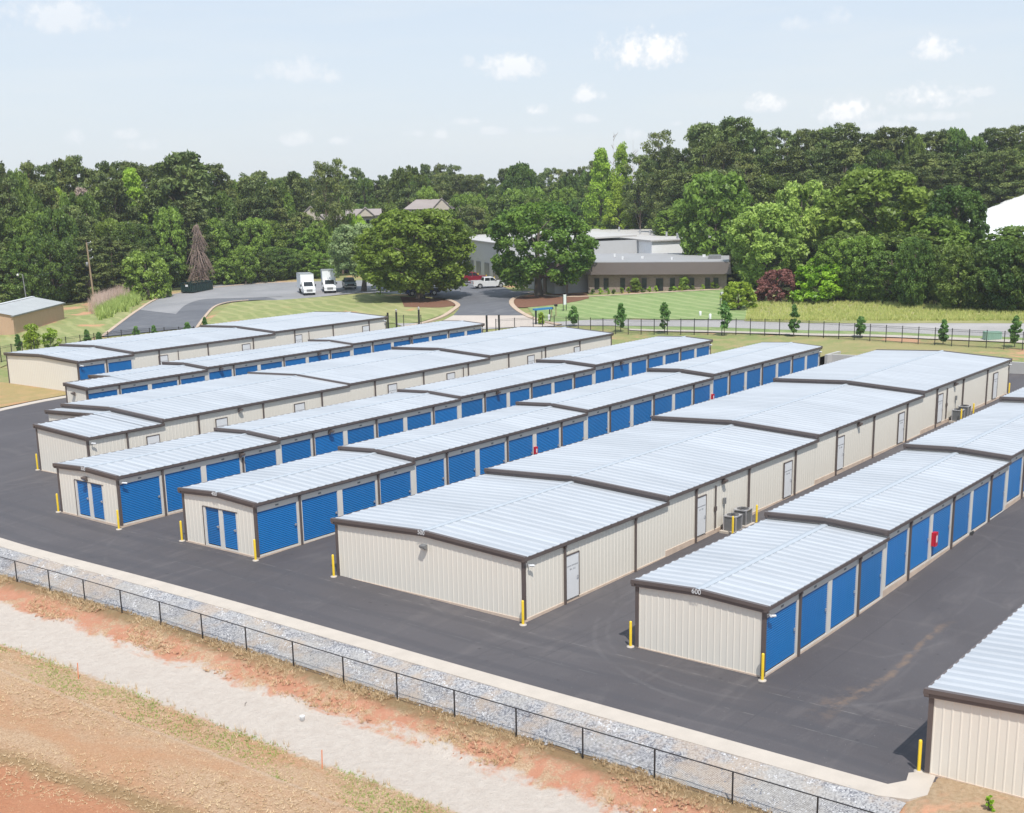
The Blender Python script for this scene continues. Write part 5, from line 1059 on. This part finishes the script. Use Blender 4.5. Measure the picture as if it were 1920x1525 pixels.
def pickup(u, v, rz, label, pm, z=None):
    p = G(u, v); o = thing('pickup_truck', label, 'pickup truck', p, rz)
    def arch(cx, r=.47): return [(cx+r*math.cos(t), .42+r*math.sin(t)) for t in [math.pi*k/8 for k in range(9)]]
    body = [(2.9, .45), (2.95, .75), (2.88, 1.02), (2.6, 1.12), (1.25, 1.20), (-2.75, 1.20), (-2.9, 1.18), (-2.92, .55), (-2.85, .45)]
    low = [(x, z_) for x, z_ in reversed(arch(-1.75))]; low2 = [(x, z_) for x, z_ in reversed(arch(1.95))]
    prof = body+low+[(-1.2, .38), (1.4, .38)]+low2
    b = MB(); extr(b, prof, -.98, .98); b.build('body', pm, o)
    # cab greenhouse, tapered
    c = MB(); w0, w1 = .94, .78
    xb0, xf0, xb1, xf1, z0, z1 = -1.05, 1.35, -.92, .62, 1.2, 1.86
    c.hexa([(xb0, -w0, z0), (xf0, -w0, z0), (xf0, w0, z0), (xb0, w0, z0), (xb1, -w1, z1), (xf1, -w1, z1), (xf1, w1, z1), (xb1, w1, z1)]); c.build('cab', pm, o)
    def pt(x, side, f):      # point on cab side at height fraction f
        return (x, side*((w0+(w1-w0)*f)+.006), z0+(z1-z0)*f)
    for s in (-1, 1):
        for (a0, a1, b0, b1) in ((-.88, .02, -.80, .02), (.10, 1.12, .10, .60)):
            MB().add([pt(a0, s, .08), pt(a1, s, .08), pt(b1, s, .86), pt(b0, s, .86)], [(0, 1, 2, 3)]).build('side_window', M['glass'], o)
    dx = .012; MB().add([(xf0-.09+dx, -.82, 1.27), (xf0-.09+dx, .82, 1.27), (xf1+.06+dx, .70, 1.82), (xf1+.06+dx, -.70, 1.82)], [(0, 1, 2, 3)]).build('windscreen', M['glass'], o)
    MB().add([(xb0+.01-dx, -.78, 1.28), (xb0+.01-dx, .78, 1.28), (xb1-.03-dx, .68, 1.78), (xb1-.03-dx, -.68, 1.78)], [(0, 1, 2, 3)]).build('rear_window', M['glass'], o)
    MB().box(-2.78, -1.15, -.82, .82, 1.201, 1.206).build('bed_liner', M['black'], o)
    b = MB()
    for s in (-1, 1): b.box(-2.88, -1.08, s*.90-.07, s*.90+.07, 1.205, 1.30)
    b.box(-2.90, -2.80, -.96, .96, 1.207, 1.31); b.build('bed_rails', pm, o)
    for s in (-1, 1):
        MB().box(2.78, 2.955, s*.78-.16, s*.78+.16, .80, 1.0).build('headlight', M['hl'], o); MB().box(-2.94, -2.86, s*.88-.09, s*.88+.09, .82, 1.12).build('tail_light', M['tl'], o)
        MB().box(1.0, 1.12, s*1.02-.12, s*1.02+.12, 1.22, 1.42).build('mirror', M['black'], o); MB().box(-.2, .02, s*.985-.01, s*.985+.01, 1.05, 1.09).build('door_handle', M['silver'], o)
    MB().box(2.93, 2.99, -.5, .5, .62, .98).build('grille', M['black'], o); MB().box(2.86, 3.02, -.97, .97, .42, .6).build('front_bumper', M['silver'], o); MB().box(-3.05, -2.9, -.95, .95, .5, .66).build('rear_bumper', M['silver'], o)
    wheels(o, (-1.75, 1.95), .84, .42); return o
def box_truck(u, v, rz, label, cowl=True, L=4.6, Hh=3.35):
    p = G(u, v); o = thing('box_truck', label, 'box truck', p, rz)
    MB().box(-L, .15, -1.12, 1.12, .95, Hh).build('cargo_box', M['p_box'], o)
    t = MB(); t.box(-L-.02, .17, -1.14, 1.14, Hh+.001, Hh+.05)
    for s in (-1, 1): t.box(-L-.02, .17, s*1.135-.012, s*1.135+.012, .93, 1.02)
    t.build('box_trim', M['silver'], o)
    # cab
    prof = [(.18, .5), (.18, 2.15), (.55, 2.22), (.95, 2.15), (1.55, 1.42), (2.35, 1.22), (2.5, 1.05), (2.52, .55), (2.4, .45)]+[(1.75+.44*math.cos(q), .42+.44*math.sin(q)) for q in [math.pi*k/8 for k in range(9)]]
    b = MB(); extr(b, prof, -.98, .98); b.build('cab', M['p_white'], o)
    MB().add([(1.555, -.80, 1.455), (1.555, .80, 1.455), (1.0, .74, 2.13), (1.0, -.74, 2.13)], [(0, 1, 2, 3)]).build('windscreen', M['glass'], o)
    for s in (-1, 1):
        MB().add([(.42, s*.985, 1.45), (1.38, s*.985, 1.45), (.95, s*.985, 2.05), (.45, s*.985, 2.08)], [(0, 1, 2, 3)]).build('side_window', M['glass'], o)
        MB().box(2.36, 2.53, s*.78-.15, s*.78+.15, .82, 1.04).build('headlight', M['hl'], o)
        MB().box(1.1, 1.2, s*1.22-.08, s*1.22+.08, 1.4, 1.75).box(1.13, 1.17, min(s*.98, s*1.2), max(s*.98, s*1.2), 1.45, 1.5).build('mirror', M['black'], o)
    MB().box(2.5, 2.545, -.5, .5, .62, 1.0).build('grille', M['acgrey'], o); MB().box(2.4, 2.62, -.98, .98, .42, .6).build('front_bumper', M['p_white'], o)
    MB().box(-L+.1, .2, -.4, .4, .55, .95).build('chassis', M['black'], o); wheels(o, (-3.2, 1.75), .84, .42); return o
hd = math.atan2(-CAMP[1]-160, -CAMP[0]-150)      # bearing back towards the viewer
box_truck(577, 552, hd+R(8), 'white box truck, shorter left one of two at the car park edge'); box_truck(618, 548, hd+R(2), 'white box truck, taller right one of two, beside the silvery tree', Hh=3.6)
pickup(655, 541, hd+R(4), 'dark green pickup parked nose-out under the silvery tree', M['p_green'])
pickup(916, 540, math.atan2(-.80, .60)+R(18), 'white pickup truck parked beside the drive, left of the warehouse', M['p_white'])
pickup(884, 530, math.atan2(-.80, .60)+R(12), 'dark red pickup truck parked behind the white pickup', M['p_red'])
pickup(790, 554, math.atan2(-.80, .60)+R(20), 'navy blue vehicle half hidden under the big olive oak', M['p_navy'])
# dumpster
p = G(362, 551); o = thing('dumpster', 'long open dark green roll-off dumpster by the side-road kerb', 'dumpster', p, math.atan2(*(G(392, 545)-p).yx)); M['dgreen'] = simple('dumpster_green', (.012, .035, .032), .5, 0, .25, 2); M['debris'] = simple('mixed_debris', (.13, .10, .06), .95, 0, .5, 3, .6)
b = MB(); b.box(0, 6.6, -.04, .04, .25, 1.75).box(0, 6.6, 2.3, 2.38, .25, 1.75).box(0, .06, .042, 2.298, .25, 1.75).box(6.54, 6.6, .042, 2.298, .25, 1.75).box(.06, 6.54, .042, 2.298, .25, .35); b.build('body', M['dgreen'], o)
b = MB()
for i in range(12): b.box(.3+i*.53, .42+i*.53, -.12, -.042, .3, 1.70)
for i in range(5): b.box(-.10, -.002, .2+i*.45, .3+i*.45, .3, 1.70)
b.build('side_ribs', M['dgreen'], o)
b = MB(); b.box(-.1, 6.7, -.14, .0, 1.752, 1.85).box(-.1, 6.7, 2.34, 2.48, 1.752, 1.85).box(-.1, .05, .002, 2.338, 1.752, 1.85).box(6.55, 6.7, .002, 2.338, 1.752, 1.85).build('top_rail', M['dgreen'], o)
b = MB(); b.box(.2, 6.4, .1, .25, .02, .24).box(.2, 6.4, 2.05, 2.2, .02, .24); b.build('skids', M['black'], o)
b = MB(); rr = np.random.RandomState(4)
for i in range(60):
    x, y = rr.uniform(.3, 6.3), rr.uniform(.3, 2.1); b.tube((x, y, 1.2), (x+rr.uniform(-.6, .6), y+rr.uniform(-.4, .4), rr.uniform(1.45, 1.85)), rr.uniform(.04, .14), n=5)
b.box(.07, 6.53, .05, 2.29, 1.1, 1.45); tag(b.build('debris', M['debris'], o), kind='stuff')
MB().box(-.13, -.103, .85, 1.35, 1.2, 1.55).build('sign_plate', M['white'], o)
# ---------------------------------------------------------------- tan shed, poles
M['tan'] = simple('tan_metal_siding', (.50, .34, .23), .55, 0, .08, 1.2); M['tanroof'] = simple('pale_shed_roof', (.48, .49, .48), .5, .2, .12, .6)
s0 = G(27, 628); s1 = G(121, 597); d = Vector((s1.x-s0.x, s1.y-s0.y)); L = d.length; ang = math.atan2(d.y, d.x)
o = thing('metal_shed', 'tan metal shed with a low pale roof at the left edge', 'shed', s0, ang)
b = MB(); W = 9.; Hs = 2.6; b.v = []
ribbed(b, (0, 0), (L, 0), (0, -1), -.6, lambda t: Hs, .3); ribbed(b, (0, W), (0, 0), (-1, 0), -.6, lambda t: Hs+.9*(1-abs(2*t-1)), .3); ribbed(b, (L, 0), (L, W), (1, 0), -.6, lambda t: Hs+.9*(1-abs(2*t-1)), .3); ribbed(b, (L, W), (0, W), (0, 1), -.6, lambda t: Hs, .3); b.build('wall', M['tan'], o)
b = MB()
for (ya, yb) in ((-.25, W/2), (W+.25, W/2)):
    b.add([(-.25, ya, Hs), (L+.25, ya, Hs), (L+.25, yb, Hs+.95), (-.25, yb, Hs+.95)], [(0, 1, 2, 3)])
for i in range(int(L/.5)): b.box(.2+i*.5, .24+i*.5, -.24, -.2, Hs, Hs+.03)
b.build('roof', M['tanroof'], o); b = MB(); b.box(-.28, L+.28, -.30, -.25, Hs-.16, Hs+.02).box(-.3, -.25, -.28, .1, Hs-.16, Hs+.02); b.build('eave_trim', M['acgrey'], o)
MB().box(-.25, L+.25, W/2-.25, W/2+.25, Hs+.93, Hs+1.02).build('ridge_cap', M['white'], o)
MB().box(-.05, .1, -.07, .08, -.6, Hs-.17).build('corner_trim', M['tan'], o)
def gpole(u0, v0, u1, v1, r, label, m, arms):
    p = G(u1, v1); d = math.hypot(p.x, p.y); t = A(u0, v0, d); h = t.z-p.z; o = thing('utility_pole' if arms else 'light_pole', label, 'utility pole' if arms else 'light pole', p)
    lx, ly = (t.x-p.x), (t.y-p.y); MB().tube((0, 0, -.4), (lx, ly, h), r, r*.7, n=10).build('pole', m, o); return o, h, lx, ly
o, h, lx, ly = gpole(162, 455, 178, 574, .17, 'tall leaning wooden utility pole in front of the left forest', M['pole'], True)
b = MB(); bi = MB()
for k, f in enumerate((.99, .87, .75)):
    q = Vector((lx*f, ly*f, h*f)); e = q+Vector((.42, -.55, .12)); b.tube(q, e, .035, n=6); b.tube(q-Vector((0, 0, .35)), e, .02, n=5); bi.lathe(tuple(e), [(.02, 0), (.07, .02), (.04, .08), (.07, .14), (.03, .2)], 8)
b.build('bracket_arm', M['silver'], o); bi.build('insulator', M['white'], o)
MB().lathe((lx*.62-.3, ly*.62+.2, h*.62), [(0, 0), (.2, .02), (.2, .75), (0, .8)], 12).build('transformer', M['acgrey'], o)
tp = Vector(o.location)+Vector((lx*.9, ly*.9, h*.9)); 
def wire(a, c, sag, label):
    a, c = Vector(a), Vector(c); b = MB(); n = 14; pts = [a.lerp(c, i/n)-Vector((0, 0, sag*4*(i/n)*(1-i/n))) for i in range(n+1)]
    for i in range(n): b.tube(pts[i]-a, pts[i+1]-a, .022, n=4, cap=False)
    tag(b.build('overhead_wire', M['black'], None, a), label, 'wire', 'overhead wires')
o2, h2, lx2, ly2 = gpole(42, 514, 53, 585, .11, 'thin grey light pole with a lamp head behind the tan shed', M['acgrey'], False)
MB().tube((lx2, ly2, h2-.1), (lx2-.3, ly2+.7, h2+.1), .03, n=6).build('arm', M['acgrey'], o2); MB().lathe((lx2-.35, ly2+.8, h2-.15), [(0, .2), (.12, .15), (.2, -.05), (.12, -.2), (0, -.22)], 10).build('lamp_head', M['lens'], o2)
t2 = Vector(o2.location)+Vector((lx2, ly2, h2-.4)); wire(tp, t2, 1.2, 'thin dark wire running from the utility pole to the light pole'); wire(tp, A(-60, 500, 300), 2.5, 'thin dark wire running from the utility pole off the left edge')
wire(A(460, 434, 262), A(930, 428, 300), 1.5, 'thin dark wire crossing the trees in front of the distant houses'); wire(A(460, 440, 262), A(930, 433, 300), 1.5, 'thin dark wire crossing the trees just under the other one')
# ---------------------------------------------------------------- office building and warehouse
def brick_mat():
    m, nt, b = mat('brown_brick'); n = NB(nt); c = n.coord(); sep = n.new('ShaderNodeSeparateXYZ'); n.put(sep.inputs[0], c); cb = n.new('ShaderNodeCombineXYZ'); n.put(cb.inputs[0], n.math('ADD', sep.outputs['X'], sep.outputs['Y'])); n.put(cb.inputs[1], sep.outputs['Z'])
    t = n.new('ShaderNodeTexBrick'); n.put(t.inputs['Vector'], cb.outputs[0]); t.inputs['Scale'].default_value = 2.2; t.inputs['Color1'].default_value = (.21, .155, .125, 1); t.inputs['Color2'].default_value = (.30, .23, .19, 1); t.inputs['Mortar'].default_value = (.38, .34, .30, 1)
    n.put(b.inputs['Base Color'], t.outputs[0]); b.inputs['Roughness'].default_value = .85; return m
M['brick'] = brick_mat(); M['fascia'] = simple('brown_metal_fascia', (.115, .092, .082), .5, 0, .08, .7); M['flatroof'] = simple('grey_flat_roof', (.33, .33, .335), .7, 0, .12, .25); M['whouse'] = simple('light_grey_siding', (.47, .47, .47), .55, 0, .06, .8); M['whitewall'] = simple('white_siding', (.80, .81, .82), .5, 0, .04, .6); M['paleroof'] = simple('pale_warehouse_roof', (.52, .50, .475), .6, .1, .12, .3)
q0 = G(1103, 549); q1 = G(1362, 540); ang = math.atan2(q1.y-q0.y, q1.x-q0.x); L = (q1-q0).length
o = thing('office_building', 'long low brown-brick office building with a deep dark fascia facing the lawn', 'building', q0, ang)
def zat(u, v, p): d = math.hypot(p.x, p.y); return A(u, v, d).z-q0.z
zf0 = zat(1103, 514, q0); zf1 = zat(1103, 491, q0); zg = -1.0; Hf = zf0; Ht = zf1-.15; DEP = 24.
wall = MB(); xs = []
wins = [(958, 488, 535), (1017, 487, 540), (1123, 483, 535), (1262, 480, 535), (1360, 470, 562), (1443, 468, 533), (1567, 463, 528), (1668, 460, 528), (1722, 458, 520)]
wx_ = []
for (zx, zt_, zb_) in wins:
    u = 840+zx/3.43; f = (u-1103)/(1362-1103)
    # solve along the wall
    lo, hi = 0., 1.2
    for _ in range(40):
        m_ = (lo+hi)/2; q = np.array([q0.x+(q1.x-q0.x)*m_, q0.y+(q1.y-q0.y)*m_, q0.z+1])-CAMP
        if CX+FOC*(q@cR)/(q@cF) < u: lo = m_
        else: hi = m_
    wx_.append(lo*L)
wall.box(.0, L, .0, DEP, zg, Hf); wall.build('wall', M['brick'], o)
for i, x in enumerate(wx_):
    door = i == 4; w = .55 if door else .36; zz = (0.05, 2.2) if door else (.55, 2.25)
    f = MB().box(x-w-.06, x+w+.06, -.05, -.002, zz[0]-.06, zz[1]+.06).build('entrance_door' if door else 'window', M['trim'], o); MB().box(x-w, x+w, -.062, -.051, zz[0], zz[1]).build('pane', M['glass'], f)
fb = MB(); fb.hexa([(-7.6, -1.1, Hf-.05), (L+.7, -1.1, Hf-.05), (L+.7, DEP+.6, Hf-.05), (-7.6, DEP+.6, Hf-.05), (-7.5, -.7, Ht), (L+.5, -.7, Ht), (L+.5, DEP+.4, Ht), (-7.5, DEP+.4, Ht)]); fb.build('fascia', M['fascia'], o)
MB().box(-7.3, L+.3, -.5, DEP+.2, Ht+.002, Ht+.10).build('roof', M['flatroof'], o)
b = MB().box(-7.3, -.004, 3.0, DEP-.01, zg, Hf-.06); b.build('porch_wall', M['brick'], o); MB().box(-5.9, -4.5, 2.9, 2.99, 0, 2.2).build('porch_opening', M['glass'], o)
for x in (-7.0, -3.4): MB().box(x-.2, x+.2, -.5, -.1, zg, Hf-.06).build('porch_column', M['brick'], o)
for (x, y, w, h_) in ((5, 6, .3, .5), (8, 9, .4, .35), (13, 5, .25, .4), (18, 12, .5, .4), (3, 14, .3, .5)): MB().box(x-w/2, x+w/2, y-w/2, y+w/2, Ht+.1, Ht+.1+h_).build('roof_vent', M['white'], o)
# small flat white-blue unit at the right end of the roof
MB().box(L-3, L-1, 6, 10, Ht+.1, Ht+.6).build('roof_unit', M['acgrey'], o)
c0 = G(1040, 551); c1 = G(868, 512); aw = math.atan2(c1.y-c0.y, c1.x-c0.x); LW = (c1-c0).length
w_ = thing('warehouse', 'large pale warehouse with white end wall, behind the oaks and the office building', 'building', c0, aw-math.pi)
# local x runs from far-left back towards c0 (origin), y towards the rear
zw = lambda u, v, p: A(u, v, math.hypot(p[0], p[1])).z-c0.z
ex = Vector((math.cos(aw-math.pi), math.sin(aw-math.pi))); ey = Vector((-ex.y, ex.x))
Kc = A(1222, 453, 238); kx = (Vector(Kc[:2])-Vector(c0[:2])).dot(ex); ky = (Vector(Kc[:2])-Vector(c0[:2])).dot(ey); Hw = Kc.z-c0.z; DW = 42.; X0 = -LW-26
b = MB(); ribbed(b, (X0, ky), (kx, ky), (0, -1), -3, lambda t: Hw, .9); b.box(X0, kx, ky+.001, ky+DW, -3, Hw); b.build('main_hall_wall', M['whitewall'], w_)
b = MB(); b.prism([(ky-.4, Hw+.002), (ky+DW*.5, Hw+.25), (ky+DW+.4, Hw+.002), (ky+DW+.4, Hw+.2), (ky+DW*.5, Hw+.45), (ky-.4, Hw+.22)], X0-.4, kx+.4); b.build('main_roof', M['paleroof'], w_)
def lxu(u, y):
    lo, hi = -120., 80.
    for _ in range(50):
        m_ = (lo+hi)/2; q = np.array([c0.x+ex.x*m_+ey.x*y, c0.y+ex.y*m_+ey.y*y, c0.z+3])-CAMP
        if CX+FOC*(q@cR)/(q@cF) < u: lo = m_
        else: hi = m_
    return lo
XA, XB = lxu(845, 0), lxu(938, 0); Hd = 6.7
# taller grey dock block on the side of the car park
b = MB(); ribbed(b, (XA, 0), (XB, 0), (0, -1), -3, lambda t: Hd, .9); b.box(XA, XB, .001, ky-.06, -3, Hd); b.build('dock_wall', M['whouse'], w_)
b = MB(); b.hexa([(XA-.3, -.4, Hd+.002), (XB+.3, -.4, Hd+.002), (XB+.3, ky-.45, Hd+.6), (XA-.3, ky-.45, Hd+.6), (XA-.3, -.4, Hd+.15), (XB+.3, -.4, Hd+.15), (XB+.3, ky-.45, Hd+.9), (XA-.3, ky-.45, Hd+.9)]); b.build('dock_roof', M['paleroof'], w_)
b = MB(); ribbed(b, (XB, 0), (0, 0), (0, -1), -2, lambda t: 3.4, .9); b.box(XB+.002, 0, .001, ky-.1, -2, 3.4); b.build('low_wing_wall', M['whouse'], w_)
MB().box(XB+.31, .3, -.3, ky-.12, 3.402, 3.55).build('low_wing_roof', M['flatroof'], w_)
for x in (XB-3, XB-8.5, XB-14, XB-19): MB().box(x-1.4, x+1.4, -.12, -.04, -.3, 2.9).build('loading_door', M['acgrey'], w_)
for x in (XB-5.7, XB-11.2, XB-.6): MB().tube((x, -1, -.6), (x, -1, .9), .09, n=8).build('guard_post', M['yellow'], w_)
for (x, y) in ((kx-24, ky+8), (kx-19, ky+8), (kx-9, ky+7), (kx-2, ky+6), (kx-1.4, ky+6), (kx-40, ky+10)): MB().tube((x, y, Hw), (x, y, Hw+1.3), .2, n=8).build('roof_vent', M['silver'], w_)
print('WAREHOUSE', kx, ky, Hw, LW)
# white gabled shed at the right edge
p = A(1890, 457, 228); z = Tz(p.x, p.y); he = p.z-z; ws = thing('white_shed', 'big white gabled building showing between the trees at the right edge', 'building', (p.x, p.y, z), HEAD*0+math.atan2(_rt[1], _rt[0])+R(6))
M['bright'] = simple('bright_white_cladding', (.84, .84, .84), .45, 0, .02, .5)
b = MB(); W2 = 34; sl = .42; b.prism([(0, -2), (0, he), (W2/2, he+W2/2*sl), (W2, he), (W2, -2)], 0, 30, 'y'); b.build('wall', M['bright'], ws)
b = MB(); b.hexa([(-.4, -.5, he+.02), (W2/2, -.5, he+W2/2*sl+.2), (W2/2, 30.5, he+W2/2*sl+.2), (-.4, 30.5, he+.02), (-.4, -.5, he+.3), (W2/2, -.5, he+W2/2*sl+.5), (W2/2, 30.5, he+W2/2*sl+.5), (-.4, 30.5, he+.3)])
b.hexa([(W2/2+.002, -.5, he+W2/2*sl+.2), (W2+.4, -.5, he+.02), (W2+.4, 30.5, he+.02), (W2/2+.002, 30.5, he+W2/2*sl+.2), (W2/2+.002, -.5, he+W2/2*sl+.5), (W2+.4, -.5, he+.3), (W2+.4, 30.5, he+.3), (W2/2+.002, 30.5, he+W2/2*sl+.5)]); b.build('roof', M['bright'], ws)
# ---------------------------------------------------------------- distant houses among the trees
M['shingle'] = simple('weathered_shingle_roof', (.30, .26, .245), .85, 0, .12, .5); M['hwall'] = simple('cream_house_siding', (.52, .46, .38), .7, 0, .08, .6)
def house(u0, u1, vr, ve, d, label, gable=None, hip=0.):
    a, c = A(u0, ve, d), A(u1, ve, d); zt = A((u0+u1)/2, vr, d+5).z; g = Tz(a.x, a.y); o = thing('house', label, 'house', (a.x, a.y, g), math.atan2(c.y-a.y, c.x-a.x)); L = (Vector(c[:2])-Vector(a[:2])).length; he = a.z-g; hr = zt-g
    MB().box(0, L, .4, 10.4, -2, he).build('wall', M['hwall'], o)
    b = MB(); b.add([(-.5, 0, he-.1), (L+.5, 0, he-.1), (L+.5-hip, 5.4, hr), (-.5+hip, 5.4, hr), (-.5, 10.8, he-.1), (L+.5, 10.8, he-.1)], [(0, 1, 2, 3), (5, 4, 3, 2), (0, 3, 4), (1, 5, 2)]); b.build('roof', M['shingle'], o)
    for i in range(int(L/3)): f = MB().box(1+i*3, 2+i*3, .33, .397, he-2.3, he-.9).build('window', M['white'], o); MB().box(1.1+i*3, 1.9+i*3, .31, .329, he-2.2, he-1.0).build('pane', M['glass'], f)
    if gable:
        for (gx, gw, gh) in gable:
            b = MB(); b.prism([(gx-gw/2, he-.3), (gx, he-.3+gh), (gx+gw/2, he-.3)], -.6, 5, 'y'); b.build('gable', M['hwall'], o)
            b = MB(); b.hexa([(gx-gw/2-.3, -.8, he-.42), (gx, -.8, he-.22+gh), (gx, 5, he-.22+gh), (gx-gw/2-.3, 5, he-.42), (gx-gw/2-.3, -.8, he-.22), (gx, -.8, he-.02+gh), (gx, 5, he-.02+gh), (gx-gw/2-.3, 5, he-.22)])
            b.hexa([(gx+.002, -.8, he-.22+gh), (gx+gw/2+.3, -.8, he-.42), (gx+gw/2+.3, 5, he-.42), (gx+.002, 5, he-.22+gh), (gx+.002, -.8, he-.02+gh), (gx+gw/2+.3, -.8, he-.22), (gx+gw/2+.3, 5, he-.22), (gx+.002, 5, he-.02+gh)]); b.build('gable_roof', M['shingle'], o)
    return o
house(543, 640, 402, 414, 285, 'distant cream house with a peaked gable, leftmost among the pines', [(4.5, 6.5, 3.0)])
house(652, 712, 392, 404, 300, 'distant house mostly hidden behind the bright tree, between the other two', [(4, 4, 1.8)])
house(760, 850, 374, 392, 305, 'distant grey-roofed house above the big olive oak', [(8.5, 4.5, 2.4)], 3)
house(862, 906, 380, 396, 305, 'distant grey-roofed house at the right end, left of the centre skyline trees', [(2.5, 3, 1.6)])
# ---------------------------------------------------------------- small things along the road and on the lawn
def mailbox(u, v, label, h=1.15):
    p = G(u, v); o = thing('mailbox', label, 'mailbox', p, R(-30), 'mailboxes by the drive'); MB().box(-.05, .05, -.05, .05, -.2, h).build('post', M['pole'], o)
    b = MB(); pr = [(-.14, h)]+[(.14*math.cos(t), h+.16+.14*math.sin(t)) for t in [math.pi-math.pi*k/8 for k in range(9)]]+[(.14, h)]; b.prism([(x, z) for x, z in pr], -.28, .28, 'y'); b.build('box', M['black'], o); MB().box(.15, .17, .0, .14, h+.1, h+.34).build('flag', M['red'], o)
mailbox(1034.5, 595, 'black mailbox on a wooden post, left one of two', 1.1); mailbox(1042.5, 593, 'black mailbox on a thin post, right one of two', 1.35)
M['bluesign'] = simple('blue_awning', (.03, .20, .42), .4)
p = G(1005, 609); d_ = G(1024, 606)-p; o = thing('gate_canopy', 'small blue-topped canopy frame by the drive entrance', 'canopy', p, math.atan2(d_.y, d_.x)); Lc = 2.4
b = MB(); b.box(-.09, .09, -.09, .09, -.2, 1.9); b.build('post', M['black'], o); MB().box(Lc-.06, Lc+.06, -.06, .06, -.2, 1.9).build('post', M['black'], o); MB().box(-.25, Lc+.2, -.35, .35, 1.9, 2.12).build('canopy_top', M['bluesign'], o); MB().box(Lc-.35, Lc-.05, -.08, -.02, .5, 1.2).build('notice', M['white'], o)
bush(1015, 582, 609, 7, 'leafy sapling in front of the blue canopy', 'l_bright', 'sapling_bush')
def sign2(u, v, h, w, label, blue=False):
    p = G(u, v); o = thing('yard_sign', label, 'sign', p, math.atan2(_rt[1], _rt[0])+R(35))
    MB().box(-w/2-.05, -w/2, -.05, .05, -.3, h-.1).box(w/2, w/2+.05, -.05, .05, -.3, h-.1).build('post', M['black'], o); MB().box(-w/2+.001, w/2-.001, -.04, .04, h*.38, h).build('panel', M['white'], o)
    if blue: MB().box(-w*.15, w*.3, -.05, -.041, h*.5, h*.8).build('blue_mark', M['bluesign'], o)
sign2(1059, 583, 2.3, .5, 'narrow white vertical sign on two dark posts at the left of the lawn'); sign2(1353, 573, 1.9, .5, 'small white and blue sign in front of the round bush', True)
def marker(u, v, h, r, label): p = G(u, v); o = tag(MB().lathe((0, 0, 0), [(r*.9, -.1), (r, h*.2), (r, h*.85), (r*.8, h*.95), (0, h)], 10).build('utility_pedestal', M['white'], None, p), label, 'utility pedestal')
marker(1313, 592, .6, .18, 'short white utility pedestal on the lawn, left one'); marker(1331.5, 598.5, .7, .17, 'white utility pedestal at the lawn edge, right one')
p = G(1860, 637); o = thing('utility_box', 'pale green louvred utility box beside the sidewalk', 'utility box', p, math.atan2(_rt[1], _rt[0])); M['mint'] = simple('mint_green_paint', (.26, .42, .33), .5)
b = MB(); b.box(-.85, .85, -.5, .5, 0, .85); b.build('cabinet', M['mint'], o); b = MB()
for i in range(9): b.box(-.75+i*.18, -.68+i*.18, -.54, -.502, .1, .78)
b.build('louvres', M['mint'], o); MB().box(-.95, .95, -.6, .6, -.1, -.002).build('pad', M['conc'], o)
# gate posts
for (u, v, hpx_, l) in ((728, 617, 0, 'black gate post nearest the wide beige building'), (744, 616, 0, 'black gate post with a lamp cap, middle one'), (786, 611, 0, 'black gate post with a lamp cap beside the drive kerb'), (913, 623, 0, 'thick black post at the corner behind the blue-doored building'), (936, 622, 0, 'thick black post right of the corner one')):
    p = Vector((*Gz(u, v, .15), .15)); o = tag(link('gate_post', None, None, p), l, 'gate post'); MB().box(-.09, .09, -.09, .09, -.3, 2.15).build('post', M['black'], o)
    if 'lamp' in l: MB().lathe((0, 0, 2.15), [(.06, 0), (.14, .05), (.12, .25), (.16, .3), (0, .42)], 10).build('lamp_cap', M['silver'], o)
# stakes, bucket on the track
M['orange'] = simple('orange_stake', (.75, .26, .13), .6)
for (u, v, h, l) in ((147, 1274, .75, 'pink-orange survey stake at the track edge, left one'), (604, 1442, .75, 'pink-orange survey stake at the track edge, right one')):
    p = G(u, v); tag(MB().hexa([(-.02, -.01, -.1), (.02, -.01, -.1), (.02, .01, -.1), (-.02, .01, -.1), (-.02+.04, -.01, h), (.02+.04, -.01, h), (.02+.04, .01, h), (-.02+.04, .01, h)]).build('survey_stake', M['orange'], None, p), l, 'stake', None)
p = G(567, 1351); o = tag(MB().lathe((0, 0, 0), [(0, 0), (.085, .0), (.105, .18), (.11, .195), (.098, .195), (.092, .17), (.07, .03)], 16).build('bucket', M['white'], None, p), 'small white bucket standing on the pale track', 'bucket')
for k, (u, v, l) in enumerate([(461, 1321, 'small stick lying on the pale track near the bucket'), (549, 1304, 'longer reddish stick lying at the edge of the pale track')]):
    p = G(u, v); tag(MB().tube((-.2, 0, .02), (0, .03, .04), .012, n=5).tube((0, .03, .04), (.22, 0, .02), .012, .006, n=5).build('stick', M['bark'], None, p, R(40+k*20)), l, 'stick')
p = G(1228, 1521); tag(MB().hexa([(-.09, -.06, -.02), (.09, -.05, -.02), (.08, .06, -.02), (-.08, .05, -.02), (-.05, -.03, .07), (.06, -.03, .06), (.05, .04, .07), (-.05, .03, .08)]).build('stone', M['white'], None, p), 'pale stone at the bottom of the clay bank', 'stone')
# ---------------------------------------------------------------- haze
HAZE = 0.00018
if HAZE:
    hz = MB().box(-60, 440, -140, 440, -8, 48); ho = tag(hz.build('haze', None), kind='stuff')
    hm = bpy.data.materials.new('haze'); hm.use_nodes = True; nt = hm.node_tree; nt.nodes.clear(); pv = nt.nodes.new('ShaderNodeVolumePrincipled'); pv.inputs['Color'].default_value = (.86, .92, 1, 1); pv.inputs['Density'].default_value = HAZE; pv.inputs['Anisotropy'].default_value = .3
    ou = nt.nodes.new('ShaderNodeOutputMaterial'); nt.links.new(pv.outputs[0], ou.inputs['Volume']); ho.data.materials.append(hm)
